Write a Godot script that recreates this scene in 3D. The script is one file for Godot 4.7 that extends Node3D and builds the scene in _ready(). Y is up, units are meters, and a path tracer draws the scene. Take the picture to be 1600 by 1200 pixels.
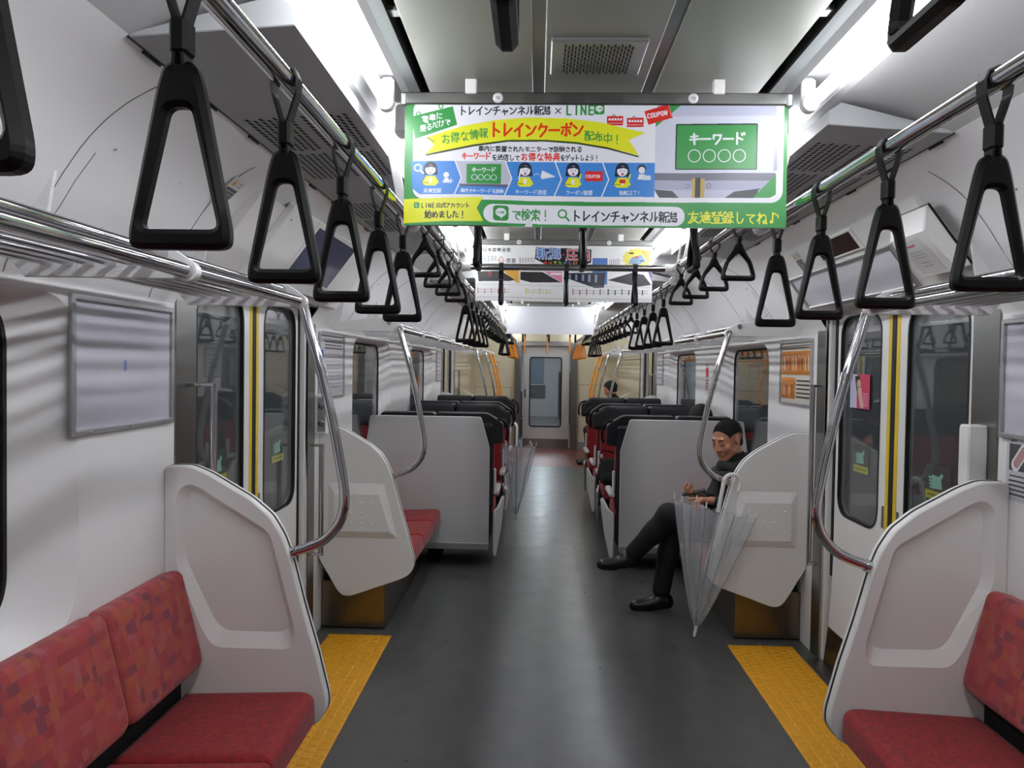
extends Node3D
# Inside a commuter train at night. x across the car, y up, the camera looks along -z. Metres.

const DZ := -3.285          # centre of the nearer pair of side doors
const DZ2 := -10.25         # centre of the farther pair
const PX := 1.37            # inner face of the side walls
const ENDZ := -13.8         # far end wall
const BACKZ := 1.6          # end of what is built behind the camera
var M := {}
var used := {}
var rng := RandomNumberGenerator.new()


func _ready() -> void:
	rng.seed = 7
	camera()
	surroundings()
	materials()
	shell()
	passenger_doors()
	far_end()
	ceiling_things()
	racks_and_poles()
	seats()
	straps()
	posters()
	small_things()
	people()


func camera() -> void:
	var c := Camera3D.new()
	c.name = "camera"
	var yaw := 0.0338
	var pitch := -0.0246
	var roll := 0.0154
	var b := Basis(Vector3.UP, yaw) * Basis(Vector3.RIGHT, pitch) * Basis(Vector3.BACK, roll)
	c.transform = Transform3D(b, Vector3(-0.1412, 1.53, 0.0))
	c.fov = rad_to_deg(2.0 * atan(600.0 / 1160.0))
	c.near = 0.05
	c.far = 80.0
	add_child(c)
	c.current = true


func surroundings() -> void:
	var w := WorldEnvironment.new()
	w.name = "environment"
	var e := Environment.new()
	e.background_mode = Environment.BG_COLOR
	e.background_color = Color(0.012, 0.012, 0.014)
	e.tonemap_mode = Environment.TONE_MAPPER_LINEAR
	e.tonemap_exposure = 0.8
	e.sdfgi_enabled = true
	e.ssao_enabled = true
	e.ssil_enabled = true
	w.environment = e
	add_child(w)


# ---------------------------------------------------------------- naming
func numbered(called: String) -> String:
	var n: int = used.get(called, 0)
	used[called] = n + 1
	return called if n == 0 else "%s_%03d" % [called, n]


func tag(o: Node, label: String, category: String, group := "") -> Node:
	if label:
		o.set_meta("label", label)
	if category:
		o.set_meta("category", category)
	if group:
		o.set_meta("group", group)
	return o


func thing(called: String, label: String, category: String, at := Vector3.ZERO, turn := 0.0, group := "") -> Node3D:
	var o := Node3D.new()
	o.name = numbered(called)
	add_child(o, true)
	o.position = at
	o.rotation.y = turn
	tag(o, label, category, group)
	return o


func obj(called: String, s: SurfaceTool, m: Material, parent: Node = self) -> MeshInstance3D:
	s.generate_normals()
	var o := MeshInstance3D.new()
	o.mesh = s.commit()
	o.mesh.surface_set_material(0, m)
	o.name = numbered(called) if parent == self else called
	parent.add_child(o, true)
	return o


func struct(called: String, s: SurfaceTool, m: Material, parent: Node = self) -> MeshInstance3D:
	var o := obj(called, s, m, parent)
	o.set_meta("kind", "structure")
	return o


func stuff(o: Node) -> Node:
	o.set_meta("kind", "stuff")
	return o


func dup(o: Node3D, at: Vector3, turn := 0.0, label := "", group := "") -> Node3D:
	var c: Node3D = o.duplicate()
	c.name = numbered(str(o.name).rstrip("0123456789").trim_suffix("_"))
	add_child(c, true)
	c.position = at
	c.rotation.y = turn
	if label:
		c.set_meta("label", label)
	if group:
		c.set_meta("group", group)
	return c


# ---------------------------------------------------------------- shapes
func st() -> SurfaceTool:
	var s := SurfaceTool.new()
	s.begin(Mesh.PRIMITIVE_TRIANGLES)
	s.set_smooth_group(-1)
	return s


func tri(s: SurfaceTool, a: Vector3, b: Vector3, c: Vector3) -> void:   # counter-clockwise from the front
	s.add_vertex(a)
	s.add_vertex(c)
	s.add_vertex(b)


func quad(s: SurfaceTool, a: Vector3, b: Vector3, c: Vector3, d: Vector3) -> void:
	tri(s, a, b, c)
	tri(s, a, c, d)


func uvquad(s: SurfaceTool, a: Vector3, b: Vector3, c: Vector3, d: Vector3, r := Rect2(0, 0, 1, 1)) -> void:   # a lower left, then round
	var p := [a, c, b, a, d, c]
	var u := [Vector2(r.position.x, r.end.y), Vector2(r.end.x, r.position.y), Vector2(r.end.x, r.end.y), Vector2(r.position.x, r.end.y), r.position, Vector2(r.end.x, r.position.y)]
	for i in 6:
		s.set_uv(u[i])
		s.add_vertex(p[i])


func tri_out(s: SurfaceTool, a: Vector3, b: Vector3, c: Vector3, o: Vector3) -> void:
	if (b - a).cross(c - a).dot((a + b + c) / 3.0 - o) >= 0.0:
		tri(s, a, b, c)
	else:
		tri(s, a, c, b)


func quad_out(s: SurfaceTool, a: Vector3, b: Vector3, c: Vector3, d: Vector3, o: Vector3) -> void:
	tri_out(s, a, b, c, o)
	tri_out(s, a, c, d, o)


func box(s: SurfaceTool, c: Vector3, size: Vector3, bev := 0.004, t := Transform3D()) -> void:   # a box with chamfered edges
	s.set_smooth_group(-1)
	var h := size * 0.5
	var b: float = minf(bev, minf(h.x, minf(h.y, h.z)) * 0.9)
	var o := t * c
	var pt := func(g: Vector3, axis: int) -> Vector3:
		var v := Vector3(g.x * (h.x - b), g.y * (h.y - b), g.z * (h.z - b))
		v[axis] = g[axis] * h[axis]
		return t * (c + v)
	for axis in 3:
		var i := (axis + 1) % 3
		var j := (axis + 2) % 3
		for sg in [-1.0, 1.0]:
			var q := []
			for k in [[-1.0, -1.0], [1.0, -1.0], [1.0, 1.0], [-1.0, 1.0]]:
				var g := Vector3.ZERO
				g[axis] = sg
				g[i] = k[0]
				g[j] = k[1]
				q.append(pt.call(g, axis))
			quad_out(s, q[0], q[1], q[2], q[3], o)
		for k in [[-1.0, -1.0], [1.0, -1.0], [1.0, 1.0], [-1.0, 1.0]]:
			var g := Vector3.ZERO
			g[i] = k[0]
			g[j] = k[1]
			var lo := g
			lo[axis] = -1.0
			var hi := g
			hi[axis] = 1.0
			quad_out(s, pt.call(lo, i), pt.call(hi, i), pt.call(hi, j), pt.call(lo, j), o)
	for x in [-1.0, 1.0]:
		for y in [-1.0, 1.0]:
			for z in [-1.0, 1.0]:
				var g := Vector3(x, y, z)
				tri_out(s, pt.call(g, 0), pt.call(g, 1), pt.call(g, 2), o)


func tube(s: SurfaceTool, pts: PackedVector3Array, r: Variant, n := 10, closed := false, caps := true, flat := 1.0) -> void:   # swept round (or flattened) section
	var m := pts.size()
	var rings := []
	var up := Vector3.ZERO
	for i in m:
		var a: Vector3 = pts[(i - 1 + m) % m] if closed else pts[maxi(i - 1, 0)]
		var b: Vector3 = pts[(i + 1) % m] if closed else pts[mini(i + 1, m - 1)]
		var d := (b - a).normalized()
		if up == Vector3.ZERO:
			up = Vector3.UP if absf(d.y) < 0.9 else Vector3.RIGHT
		up = (up - d * up.dot(d)).normalized()
		var side := d.cross(up)
		var rad: float = r[i] if r is Array else r
		var ring := PackedVector3Array()
		for k in n:
			var w := TAU * k / n
			ring.append(pts[i] + side * cos(w) * rad + up * sin(w) * rad * flat)
		rings.append(ring)
	s.set_smooth_group(1)
	for i in (m if closed else m - 1):
		var p: PackedVector3Array = rings[i]
		var q: PackedVector3Array = rings[(i + 1) % m]
		for k in n:
			var l := (k + 1) % n
			quad(s, p[k], q[k], q[l], p[l])
	s.set_smooth_group(-1)
	if caps and not closed:
		for k in n:
			tri(s, pts[0], rings[0][k], rings[0][(k + 1) % n])
			tri(s, pts[m - 1], rings[m - 1][(k + 1) % n], rings[m - 1][k])


func rod(s: SurfaceTool, a: Vector3, b: Vector3, r: float, n := 10) -> void:
	tube(s, PackedVector3Array([a, b]), r, n)


func smooth_path(p: Array, k := 6) -> PackedVector3Array:   # Catmull-Rom through the points
	var out := PackedVector3Array()
	for i in p.size() - 1:
		var a: Vector3 = p[maxi(i - 1, 0)]
		var b: Vector3 = p[i]
		var c: Vector3 = p[i + 1]
		var d: Vector3 = p[mini(i + 2, p.size() - 1)]
		for j in k:
			out.append(b.cubic_interpolate(c, a, d, float(j) / k))
	out.append(p[p.size() - 1])
	return out


func rounded(poly: Array, r: Variant, k := 5) -> PackedVector2Array:   # corners cut by a curve
	var out := PackedVector2Array()
	var n := poly.size()
	for i in n:
		var p: Vector2 = poly[i]
		var a: Vector2 = poly[(i - 1 + n) % n]
		var b: Vector2 = poly[(i + 1) % n]
		var rad: float = r[i] if r is Array else r
		if rad <= 0.0:
			out.append(p)
			continue
		var ra := minf(rad, p.distance_to(a) * 0.48)
		var rb := minf(rad, p.distance_to(b) * 0.48)
		var s := p + (a - p).normalized() * ra
		var e := p + (b - p).normalized() * rb
		for j in k + 1:
			var t := float(j) / k
			out.append(s.lerp(p, t).lerp(p.lerp(e, t), t))
	return out


func ccw(poly: PackedVector2Array) -> PackedVector2Array:
	var area := 0.0
	for i in poly.size():
		area += poly[i].cross(poly[(i + 1) % poly.size()])
	if area < 0.0:
		poly.reverse()
	return poly


func inset2(poly: PackedVector2Array, d: float) -> PackedVector2Array:   # for a counter-clockwise loop
	var out := PackedVector2Array()
	var n := poly.size()
	for i in n:
		var a := (poly[i] - poly[(i - 1 + n) % n]).normalized()
		var b := (poly[(i + 1) % n] - poly[i]).normalized()
		var m := Vector2(-a.y, a.x) + Vector2(-b.y, b.x)
		m = m / maxf(m.length_squared() * 0.5, 0.35)
		out.append(poly[i] + m * d)
	return out


func cap(s: SurfaceTool, poly: PackedVector2Array, t: Transform3D, z: float, front: bool) -> void:
	var ix := Geometry2D.triangulate_polygon(poly)
	if ix.is_empty():   # tight corners: a fan round the middle does for these convex outlines
		var mid := Vector2.ZERO
		for v in poly:
			mid += v / poly.size()
		poly = poly.duplicate()
		poly.append(mid)
		for i in poly.size() - 1:
			ix.append_array([i, (i + 1) % (poly.size() - 1), poly.size() - 1])
	if t.basis.determinant() < 0.0:
		front = not front
	for i in range(0, ix.size(), 3):
		var a := poly[ix[i]]
		var b := poly[ix[i + 1]]
		var c := poly[ix[i + 2]]
		if ((b - a).cross(c - a) < 0.0) == front:
			var w := b
			b = c
			c = w
		tri(s, t * Vector3(a.x, a.y, z), t * Vector3(b.x, b.y, z), t * Vector3(c.x, c.y, z))


func slab(s: SurfaceTool, poly_: PackedVector2Array, depth: float, bev := 0.0, t := Transform3D()) -> void:   # outline in local x, y given a thickness along local z, 0 to depth
	s.set_smooth_group(-1)
	var poly := ccw(poly_.duplicate())
	var loops := []
	if bev > 0.0:
		var small := inset2(poly, bev)
		loops = [[small, 0.0], [poly, bev], [poly, depth - bev], [small, depth]]
	else:
		loops = [[poly, 0.0], [poly, depth]]
	cap(s, loops[0][0], t, 0.0, false)
	cap(s, loops[-1][0], t, depth, true)
	for l in loops.size() - 1:
		ring(s, loops[l][0], loops[l][1], loops[l + 1][0], loops[l + 1][1], t)


func ring(s: SurfaceTool, p: PackedVector2Array, zp: float, q: PackedVector2Array, zq: float, t := Transform3D()) -> void:
	var flip := t.basis.determinant() < 0.0
	for i in p.size():
		var j := i if flip else (i + 1) % p.size()
		var k := (i + 1) % p.size() if flip else i
		quad(s, t * Vector3(p[k].x, p[k].y, zp), t * Vector3(p[j].x, p[j].y, zp), t * Vector3(q[j].x, q[j].y, zq), t * Vector3(q[k].x, q[k].y, zq))


func fine(poly: PackedVector2Array, step: float) -> PackedVector2Array:   # long edges divided
	var out := PackedVector2Array()
	for i in poly.size():
		var p := poly[i]
		var q := poly[(i + 1) % poly.size()]
		var n := maxi(1, ceili(p.distance_to(q) / step))
		for k in n:
			out.append(p.lerp(q, float(k) / n))
	return out


func holed(s: SurfaceTool, outer_: PackedVector2Array, inner_: PackedVector2Array, t: Transform3D, z: float, front := true) -> void:   # a flat face with one opening, both loops walked round together
	var span := 0.0
	for v in outer_:
		span = maxf(span, v.distance_to(outer_[0]))
	var step := minf(span / 12.0, 0.045)
	var o := fine(ccw(outer_.duplicate()), step)
	var h := fine(ccw(inner_.duplicate()), step)
	var best := INF
	var i0 := 0
	var j0 := 0
	for i in o.size():
		for j in h.size():
			var d := o[i].distance_squared_to(h[j])
			if d < best:
				best = d
				i0 = i
				j0 = j
	if t.basis.determinant() < 0.0:
		front = not front
	var i := 0
	var j := 0
	while i < o.size() or j < h.size():
		var a := o[(i0 + i) % o.size()]
		var an := o[(i0 + i + 1) % o.size()]
		var b := h[(j0 + j) % h.size()]
		var bn := h[(j0 + j + 1) % h.size()]
		var ok_o := i < o.size() and (an - a).cross(b - a) > -1e-9
		var ok_h := j < h.size() and (bn - a).cross(b - a) > -1e-9
		var step_outer := i < o.size()
		if ok_o and ok_h:
			step_outer = an.distance_squared_to(b) <= a.distance_squared_to(bn)
		elif ok_h:
			step_outer = false
		elif not ok_o and j < h.size() and i >= o.size():
			step_outer = false
		var p: Array
		if step_outer:
			p = [a, an, b]
			i += 1
		else:
			p = [a, bn, b]
			j += 1
		if not front:
			p.reverse()
		tri(s, t * Vector3(p[0].x, p[0].y, z), t * Vector3(p[1].x, p[1].y, z), t * Vector3(p[2].x, p[2].y, z))


func rect(x0: float, y0: float, x1: float, y1: float) -> Array:
	return [Vector2(x0, y0), Vector2(x1, y0), Vector2(x1, y1), Vector2(x0, y1)]


func lathe(s: SurfaceTool, prof: Array, n: int, t := Transform3D()) -> void:   # (radius, height) pairs turned about local y
	s.set_smooth_group(1)
	for i in prof.size() - 1:
		for k in n:
			var a := TAU * k / n
			var b := TAU * (k + 1) / n
			var p: Vector2 = prof[i]
			var q: Vector2 = prof[i + 1]
			quad(s, t * Vector3(cos(a) * p.x, p.y, sin(a) * p.x), t * Vector3(cos(a) * q.x, q.y, sin(a) * q.x), t * Vector3(cos(b) * q.x, q.y, sin(b) * q.x), t * Vector3(cos(b) * p.x, p.y, sin(b) * p.x))
	s.set_smooth_group(-1)


func ball(s: SurfaceTool, c: Vector3, r: Vector3, n := 12) -> void:
	var prof := []
	for i in n / 2 + 1:
		var a := -PI / 2 + PI * i / (n / 2)
		prof.append(Vector2(maxf(cos(a), 0.0001), sin(a)))
	lathe(s, prof, n, Transform3D(Basis.from_scale(r), c))


func side_frame(x: float, sgn: float) -> Transform3D:   # local x runs along -z for the left wall (+z for the right), y up, local z towards the aisle
	# sgn -1: left wall, sgn 1: right wall
	return Transform3D(Basis(Vector3(0, 0, sgn), Vector3(0, 1, 0), Vector3(-sgn, 0, 0)), Vector3(x * sgn, 0, 0))


# ---------------------------------------------------------------- materials
func mat(called: String, c: Color, rough := 0.5, metal := 0.0) -> StandardMaterial3D:
	var m := StandardMaterial3D.new()
	m.resource_name = called
	m.albedo_color = c
	m.roughness = rough
	m.metallic = metal
	M[called] = m
	return m


func noise_tex(freq: float, seed_: int, lo: Color, hi: Color, size := 256, oct := 4) -> NoiseTexture2D:
	var f := FastNoiseLite.new()
	f.seed = seed_
	f.frequency = freq
	f.fractal_octaves = oct
	var t := NoiseTexture2D.new()
	t.width = size
	t.height = size
	t.seamless = true
	t.noise = f
	var g := Gradient.new()
	g.colors = PackedColorArray([lo, hi])
	t.color_ramp = g
	return t


func triplanar(m: StandardMaterial3D, scale: float) -> void:
	m.uv1_triplanar = true
	m.uv1_world_triplanar = true
	m.uv1_scale = Vector3.ONE * scale


func materials() -> void:
	mat("wall_white", Color(0.90, 0.90, 0.90), 0.38)
	mat("panel_white", Color(0.885, 0.88, 0.87), 0.33)
	mat("panel_grey", Color(0.73, 0.735, 0.735), 0.5)
	mat("cream", Color(0.80, 0.775, 0.67), 0.4)
	mat("ceiling_grey", Color(0.48, 0.48, 0.45), 0.42)
	mat("side_ceiling", Color(0.66, 0.66, 0.66), 0.45)
	mat("tray", Color(0.62, 0.62, 0.62), 0.4)
	mat("duct_grey", Color(0.62, 0.625, 0.63), 0.45)
	mat("joint", Color(0.50, 0.51, 0.51), 0.35, 0.4)
	mat("black", Color(0.03, 0.03, 0.032), 0.38)
	M.black.metallic_specular = 0.35
	mat("rubber", Color(0.02, 0.02, 0.022), 0.6)
	mat("belt", Color(0.07, 0.072, 0.075), 0.6)
	mat("dark", Color(0.012, 0.012, 0.012), 0.9)
	mat("chrome", Color(0.80, 0.80, 0.81), 0.10, 1.0)
	var b := mat("steel", Color(0.56, 0.56, 0.55), 0.36, 1.0)
	b.roughness_texture = noise_tex(0.02, 3, Color(0.75, 0.75, 0.75), Color(1, 1, 1))
	triplanar(b, 3.0)
	mat("aluminium", Color(0.70, 0.705, 0.71), 0.42, 0.85)
	mat("white_metal", Color(0.88, 0.88, 0.88), 0.4)
	mat("plastic_white", Color(0.89, 0.89, 0.88), 0.35)
	mat("yellow_strip", Color(0.86, 0.74, 0.12), 0.5)
	mat("yellow_paint", Color(0.90, 0.58, 0.07), 0.4)
	mat("mat_yellow", Color(0.85, 0.60, 0.06), 0.5)
	mat("orange_plastic", Color(0.86, 0.52, 0.12), 0.45)
	mat("navy", Color(0.055, 0.06, 0.085), 0.5)
	mat("side_white", Color(0.80, 0.80, 0.80), 0.35)
	mat("paper", Color(0.85, 0.85, 0.88), 0.35)
	mat("cloth_black", Color(0.022, 0.022, 0.024), 0.85)
	mat("trousers", Color(0.018, 0.018, 0.02), 0.8)
	mat("shoe", Color(0.02, 0.02, 0.02), 0.3)
	mat("scarf", Color(1, 1, 1), 0.95)
	M.scarf.albedo_texture = noise_tex(0.09, 31, Color(0.10, 0.105, 0.11), Color(0.24, 0.245, 0.25), 256, 3)
	triplanar(M.scarf, 6.0)
	mat("hair", Color(1, 1, 1), 0.85)
	M.hair.albedo_texture = noise_tex(0.12, 33, Color(0.02, 0.018, 0.016), Color(0.10, 0.09, 0.085), 256, 4)
	triplanar(M.hair, 9.0)
	mat("stubble", Color(0.10, 0.08, 0.07), 0.9)
	mat("lips", Color(0.42, 0.22, 0.19), 0.5)
	mat("brow", Color(0.05, 0.035, 0.03), 0.8)
	mat("bronze_box", Color(0.50, 0.47, 0.42), 0.3, 1.0)
	var skin := mat("skin", Color(0.72, 0.50, 0.39), 0.5)
	skin.subsurf_scatter_enabled = true
	skin.subsurf_scatter_strength = 0.08
	# floor: grey sheet vinyl with faint cloudy wear and a soft sheen
	var fl := mat("floor_vinyl", Color(1, 1, 1), 0.34)
	fl.albedo_texture = noise_tex(0.012, 11, Color(0.28, 0.285, 0.285), Color(0.34, 0.34, 0.335), 512)
	fl.roughness_texture = noise_tex(0.02, 5, Color(0.8, 0.8, 0.8), Color(1, 1, 1), 256)
	triplanar(fl, 0.8)
	var fr := mat("floor_red", Color(1, 1, 1), 0.36)
	fr.albedo_texture = noise_tex(0.02, 12, Color(0.42, 0.19, 0.16), Color(0.47, 0.22, 0.19), 256)
	triplanar(fr, 0.8)
	# seats
	var cu := mat("seat_red", Color(1, 1, 1), 0.85)
	cu.albedo_texture = noise_tex(0.03, 21, Color(0.43, 0.055, 0.07), Color(0.64, 0.10, 0.125), 512, 3)
	cu.rim_enabled = true
	cu.rim = 0.25
	triplanar(cu, 2.2)
	var pat := mat("seat_pattern", Color(1, 1, 1), 0.85)
	pat.albedo_texture = ImageTexture.create_from_image(moquette())
	pat.rim_enabled = true
	pat.rim = 0.25
	triplanar(pat, 1.6)
	# glass
	var g := mat("glass", Color(0.75, 0.8, 0.82, 0.06), 0.02)
	g.transparency = BaseMaterial3D.TRANSPARENCY_ALPHA
	var tint := mat("dark_glass", Color(0.02, 0.02, 0.022), 0.03)
	tint.metallic_specular = 0.6
	mat("screen", Color(0.31, 0.33, 0.43), 0.12)
	var v := mat("clear_vinyl", Color(0.84, 0.86, 0.88, 0.30), 0.3)
	v.transparency = BaseMaterial3D.TRANSPARENCY_ALPHA
	v.cull_mode = BaseMaterial3D.CULL_DISABLED
	# lamp tubes
	var t := mat("tube_glow", Color(1, 1, 1), 0.3)
	t.emission_enabled = true
	t.emission = Color(0.97, 0.98, 1.0)
	t.emission_energy_multiplier = 44.0


func moquette() -> Image:   # woven blocks of salmon, orange, mauve and purple
	var n := 384
	var im := Image.create(n, n, false, Image.FORMAT_RGB8)
	im.fill(Color(0.62, 0.22, 0.24))
	var r := RandomNumberGenerator.new()
	r.seed = 5
	var tones := [Color(0.66, 0.27, 0.27), Color(0.68, 0.24, 0.25), Color(0.67, 0.33, 0.22), Color(0.66, 0.33, 0.36), Color(0.60, 0.19, 0.22), Color(0.48, 0.22, 0.28), Color(0.66, 0.32, 0.23), Color(0.64, 0.25, 0.26), Color(0.62, 0.21, 0.24)]
	var ch := 16
	for y in n / ch:
		var x := -r.randi_range(0, 20)
		while x < n:
			var w := r.randi_range(14, 34)
			im.fill_rect(Rect2i(x, y * ch, w, ch), tones[r.randi_range(0, 8)])
			x += w
	for i in 60:
		im.fill_rect(Rect2i(r.randi_range(0, n), r.randi_range(0, 24) * ch - 4, r.randi_range(12, 22), ch + 8), tones[r.randi_range(0, 8)])
	for y in range(0, n, 2):
		for x in n:
			var c := im.get_pixel(x, y)
			im.set_pixel(x, y, c * (0.93 if (x + y / 2) % 3 else 0.98))
	return im


# ---------------------------------------------------------------- the car body
func sname(sg: float) -> String:
	return "left" if sg < 0 else "right"


func wr(sg: float, za: float, zb: float, y0: float, y1: float) -> Array:   # a patch of side wall in that wall's own frame
	return rect(minf(sg * za, sg * zb), y0, maxf(sg * za, sg * zb), y1)


func strip(s: SurfaceTool, prof: Array, sg: float, za: float, zb: float, smooth := true) -> void:   # (x, y) profile of one side run along the car; za nearer than zb
	s.set_smooth_group(1 if smooth else -1)
	for i in prof.size() - 1:
		var p: Vector2 = prof[i]
		var q: Vector2 = prof[i + 1]
		var a := Vector3(sg * p.x, p.y, za)
		var b := Vector3(sg * p.x, p.y, zb)
		var c := Vector3(sg * q.x, q.y, zb)
		var d := Vector3(sg * q.x, q.y, za)
		if sg > 0:
			quad(s, a, d, c, b)
		else:
			quad(s, a, b, c, d)
	s.set_smooth_group(-1)


const COVE := [Vector2(0.955, 2.17), Vector2(1.02, 2.145), Vector2(1.08, 2.112), Vector2(1.135, 2.07), Vector2(1.185, 2.015), Vector2(1.23, 1.95), Vector2(1.27, 1.885), Vector2(1.30, 1.845), Vector2(1.338, 1.79), Vector2(1.362, 1.752), Vector2(1.37, 1.722)]


func shell() -> void:
	# floor
	var f := st()
	box(f, Vector3(0, -0.03, (BACKZ - 11.3) / 2), Vector3(2.86, 0.06, BACKZ + 11.3), 0.001)
	var fl := struct("floor", f, M.floor_vinyl)
	tag(fl, "grey vinyl floor running down the aisle of the train car", "floor")
	f = st()
	box(f, Vector3(0, -0.03, -12.58), Vector3(2.86, 0.06, 2.56), 0.001)
	tag(struct("floor", f, M.floor_red), "reddish brown floor in front of the gangway door", "floor")
	for k in 4:
		tactile([-1.0, 1.0, -1.0, 1.0][k], DZ if k < 2 else DZ2, fl)
	# side walls
	var cells := [[BACKZ, 0.0, ""], [0.0, -2.05, "win"], [-2.05, -2.63, ""], [-3.94, -4.78, ""], [-4.78, -6.3, "win"], [-6.3, -7.02, ""], [-7.02, -8.72, "win"], [-8.72, -9.6, ""], [-10.9, ENDZ, "end"]]
	var wn := 0
	for sg in [-1.0, 1.0]:
		var w := st()
		var we := st()
		var cv := st()
		var cve := st()
		var fr := side_frame(PX, sg)
		for c in cells:
			var s: SurfaceTool = we if c[2] == "end" else w
			var za: float = c[0]
			var zb: float = c[1]
			if c[2] != "win":
				slab(s, PackedVector2Array(wr(sg, za, zb, 0, 1.74)), 0.09, 0, fr * Transform3D(Basis(), Vector3(0, 0, -0.09)))
			else:
				var outer := PackedVector2Array(wr(sg, za, zb, 0, 1.74))
				var hole := rounded(wr(sg, za - 0.12, zb + 0.10, 0.80, 1.70), 0.17, 16)
				var glass := rounded(wr(sg, za - 0.22, zb + 0.28, 0.88, 1.68), 0.13, 16)
				hole = ccw(hole)
				glass = ccw(glass)
				holed(s, outer, hole, fr, 0.0, true)
				ring(s, glass, -0.07, hole, 0.0, fr)
				holed(s, outer, glass, fr, -0.09, false)
				ring(s, outer, -0.09, outer, 0.0, fr)
				window(sg, glass, fr, wn, za)
				wn += 1
			strip(cve if c[2] == "end" else cv, COVE, sg, za, zb)
		for d in [DZ, DZ2]:
			strip(cv, COVE.slice(0, 8), sg, d + 0.655, d - 0.655)
		var o := struct("wall_" + sname(sg), w, M.wall_white)
		tag(o, "white %s side wall of the car with its curved upper panels" % sname(sg), "wall")
		var e := struct("end_panelling", we, M.cream, o)
		e.remove_meta("kind")
		var n := 1 if sg < 0 else 2
		var tr := struct("trim_%d" % n, cv, M.wall_white)
		tag(tr, "curved white cove above the %s luggage rack" % sname(sg), "cove")
		struct("end_cove", cve, M.cream, tr).remove_meta("kind")
		# outer skin behind the cove, so that the body has thickness
		var sk := st()
		strip(sk, [Vector2(1.46, 1.72), Vector2(1.46, 2.1), Vector2(1.1, 2.4), Vector2(0.4, 2.45)], sg, BACKZ, ENDZ)
		obj("outer_skin", sk, M.panel_grey, tr)
		# seams and screws of the curved access covers above the rack
		cover_lines(sg, tr)
	ceiling()
	# behind the camera
	var bk := st()
	box(bk, Vector3(0, 1.2, BACKZ + 0.05), Vector3(2.9, 2.5, 0.1), 0.001)
	tag(struct("wall_back", bk, M.panel_grey), "grey end wall of the car behind the camera", "wall")


func cove_at(t: float) -> Vector2:   # 0 at the ceiling hinge, 1 at the wall
	var f := t * (COVE.size() - 1)
	var i := mini(int(f), COVE.size() - 2)
	return COVE[i].lerp(COVE[i + 1], f - i)


func cove_pt(sg: float, t: float, z: float, off := 0.0) -> Vector3:
	var p := cove_at(t)
	var d := (cove_at(minf(t + 0.05, 1.0)) - cove_at(maxf(t - 0.05, 0.0))).normalized()
	var n := Vector2(d.y, -d.x)   # towards the aisle
	if n.x > 0:
		n = -n
	p += n * off
	return Vector3(sg * p.x, p.y, z)


func cover_lines(sg: float, parent: Node) -> void:   # panel joints across the cove, with a screwed access cover between them
	for z0 in [-0.35, -1.665, -4.62, -6.6]:
		var zr: float = z0 - 0.64
		for e in [[z0, 0.0, 0.98], [zr, 0.12, 0.98]]:
			var s := st()
			var path := []
			for k in 9:
				path.append(cove_pt(sg, lerpf(e[1], e[2], k / 8.0), e[0], 0.0004))
			tube(s, smooth_path(path, 3), 0.0014, 4)
			obj("cover_seam", s, M.joint, parent)
		var s2 := st()
		var cover := [cove_pt(sg, 0.40, z0 - 0.055, 0.0004), cove_pt(sg, 0.50, z0 - 0.05, 0.0004), cove_pt(sg, 0.60, z0 - 0.05, 0.0004), cove_pt(sg, 0.655, z0 - 0.05, 0.0004), cove_pt(sg, 0.655, zr + 0.01, 0.0004)]
		tube(s2, PackedVector3Array(cover), 0.0012, 4)
		obj("cover_seam", s2, M.joint, parent)
		for k in 4:
			s2 = st()
			ball(s2, cove_pt(sg, 0.635, z0 - 0.075 - k * 0.165, 0.001), Vector3.ONE * 0.0045, 6)
			obj("screw_head", s2, M.chrome, parent)
		for k in 2:
			s2 = st()
			ball(s2, cove_pt(sg, 0.36, z0 - 0.10 - k * 0.33, 0.001), Vector3.ONE * 0.0045, 6)
			obj("screw_head", s2, M.chrome, parent)


func window(sg: float, glass: PackedVector2Array, fr: Transform3D, n: int, za: float) -> void:
	var o := Node3D.new()
	o.name = "window_%d" % (n + 1)
	add_child(o, true)
	o.set_meta("kind", "structure")
	var near := "beside the nearest bench" if za > -1 else ("behind the far bench" if za > -5 else "by the last box seats")
	tag(o, "dark rounded window in the %s wall %s" % [sname(sg), near], "window")
	var s := st()
	slab(s, inset2(glass, 0.006), 0.006, 0, fr * Transform3D(Basis(), Vector3(0, 0, -0.078)))
	obj("pane", s, M.glass, o)
	s = st()
	var inn := inset2(glass, 0.014)
	holed(s, glass, inn, fr, -0.066, true)
	ring(s, inn, -0.078, inn, -0.066, fr)
	obj("rubber_seal", s, M.rubber, o)


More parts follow.
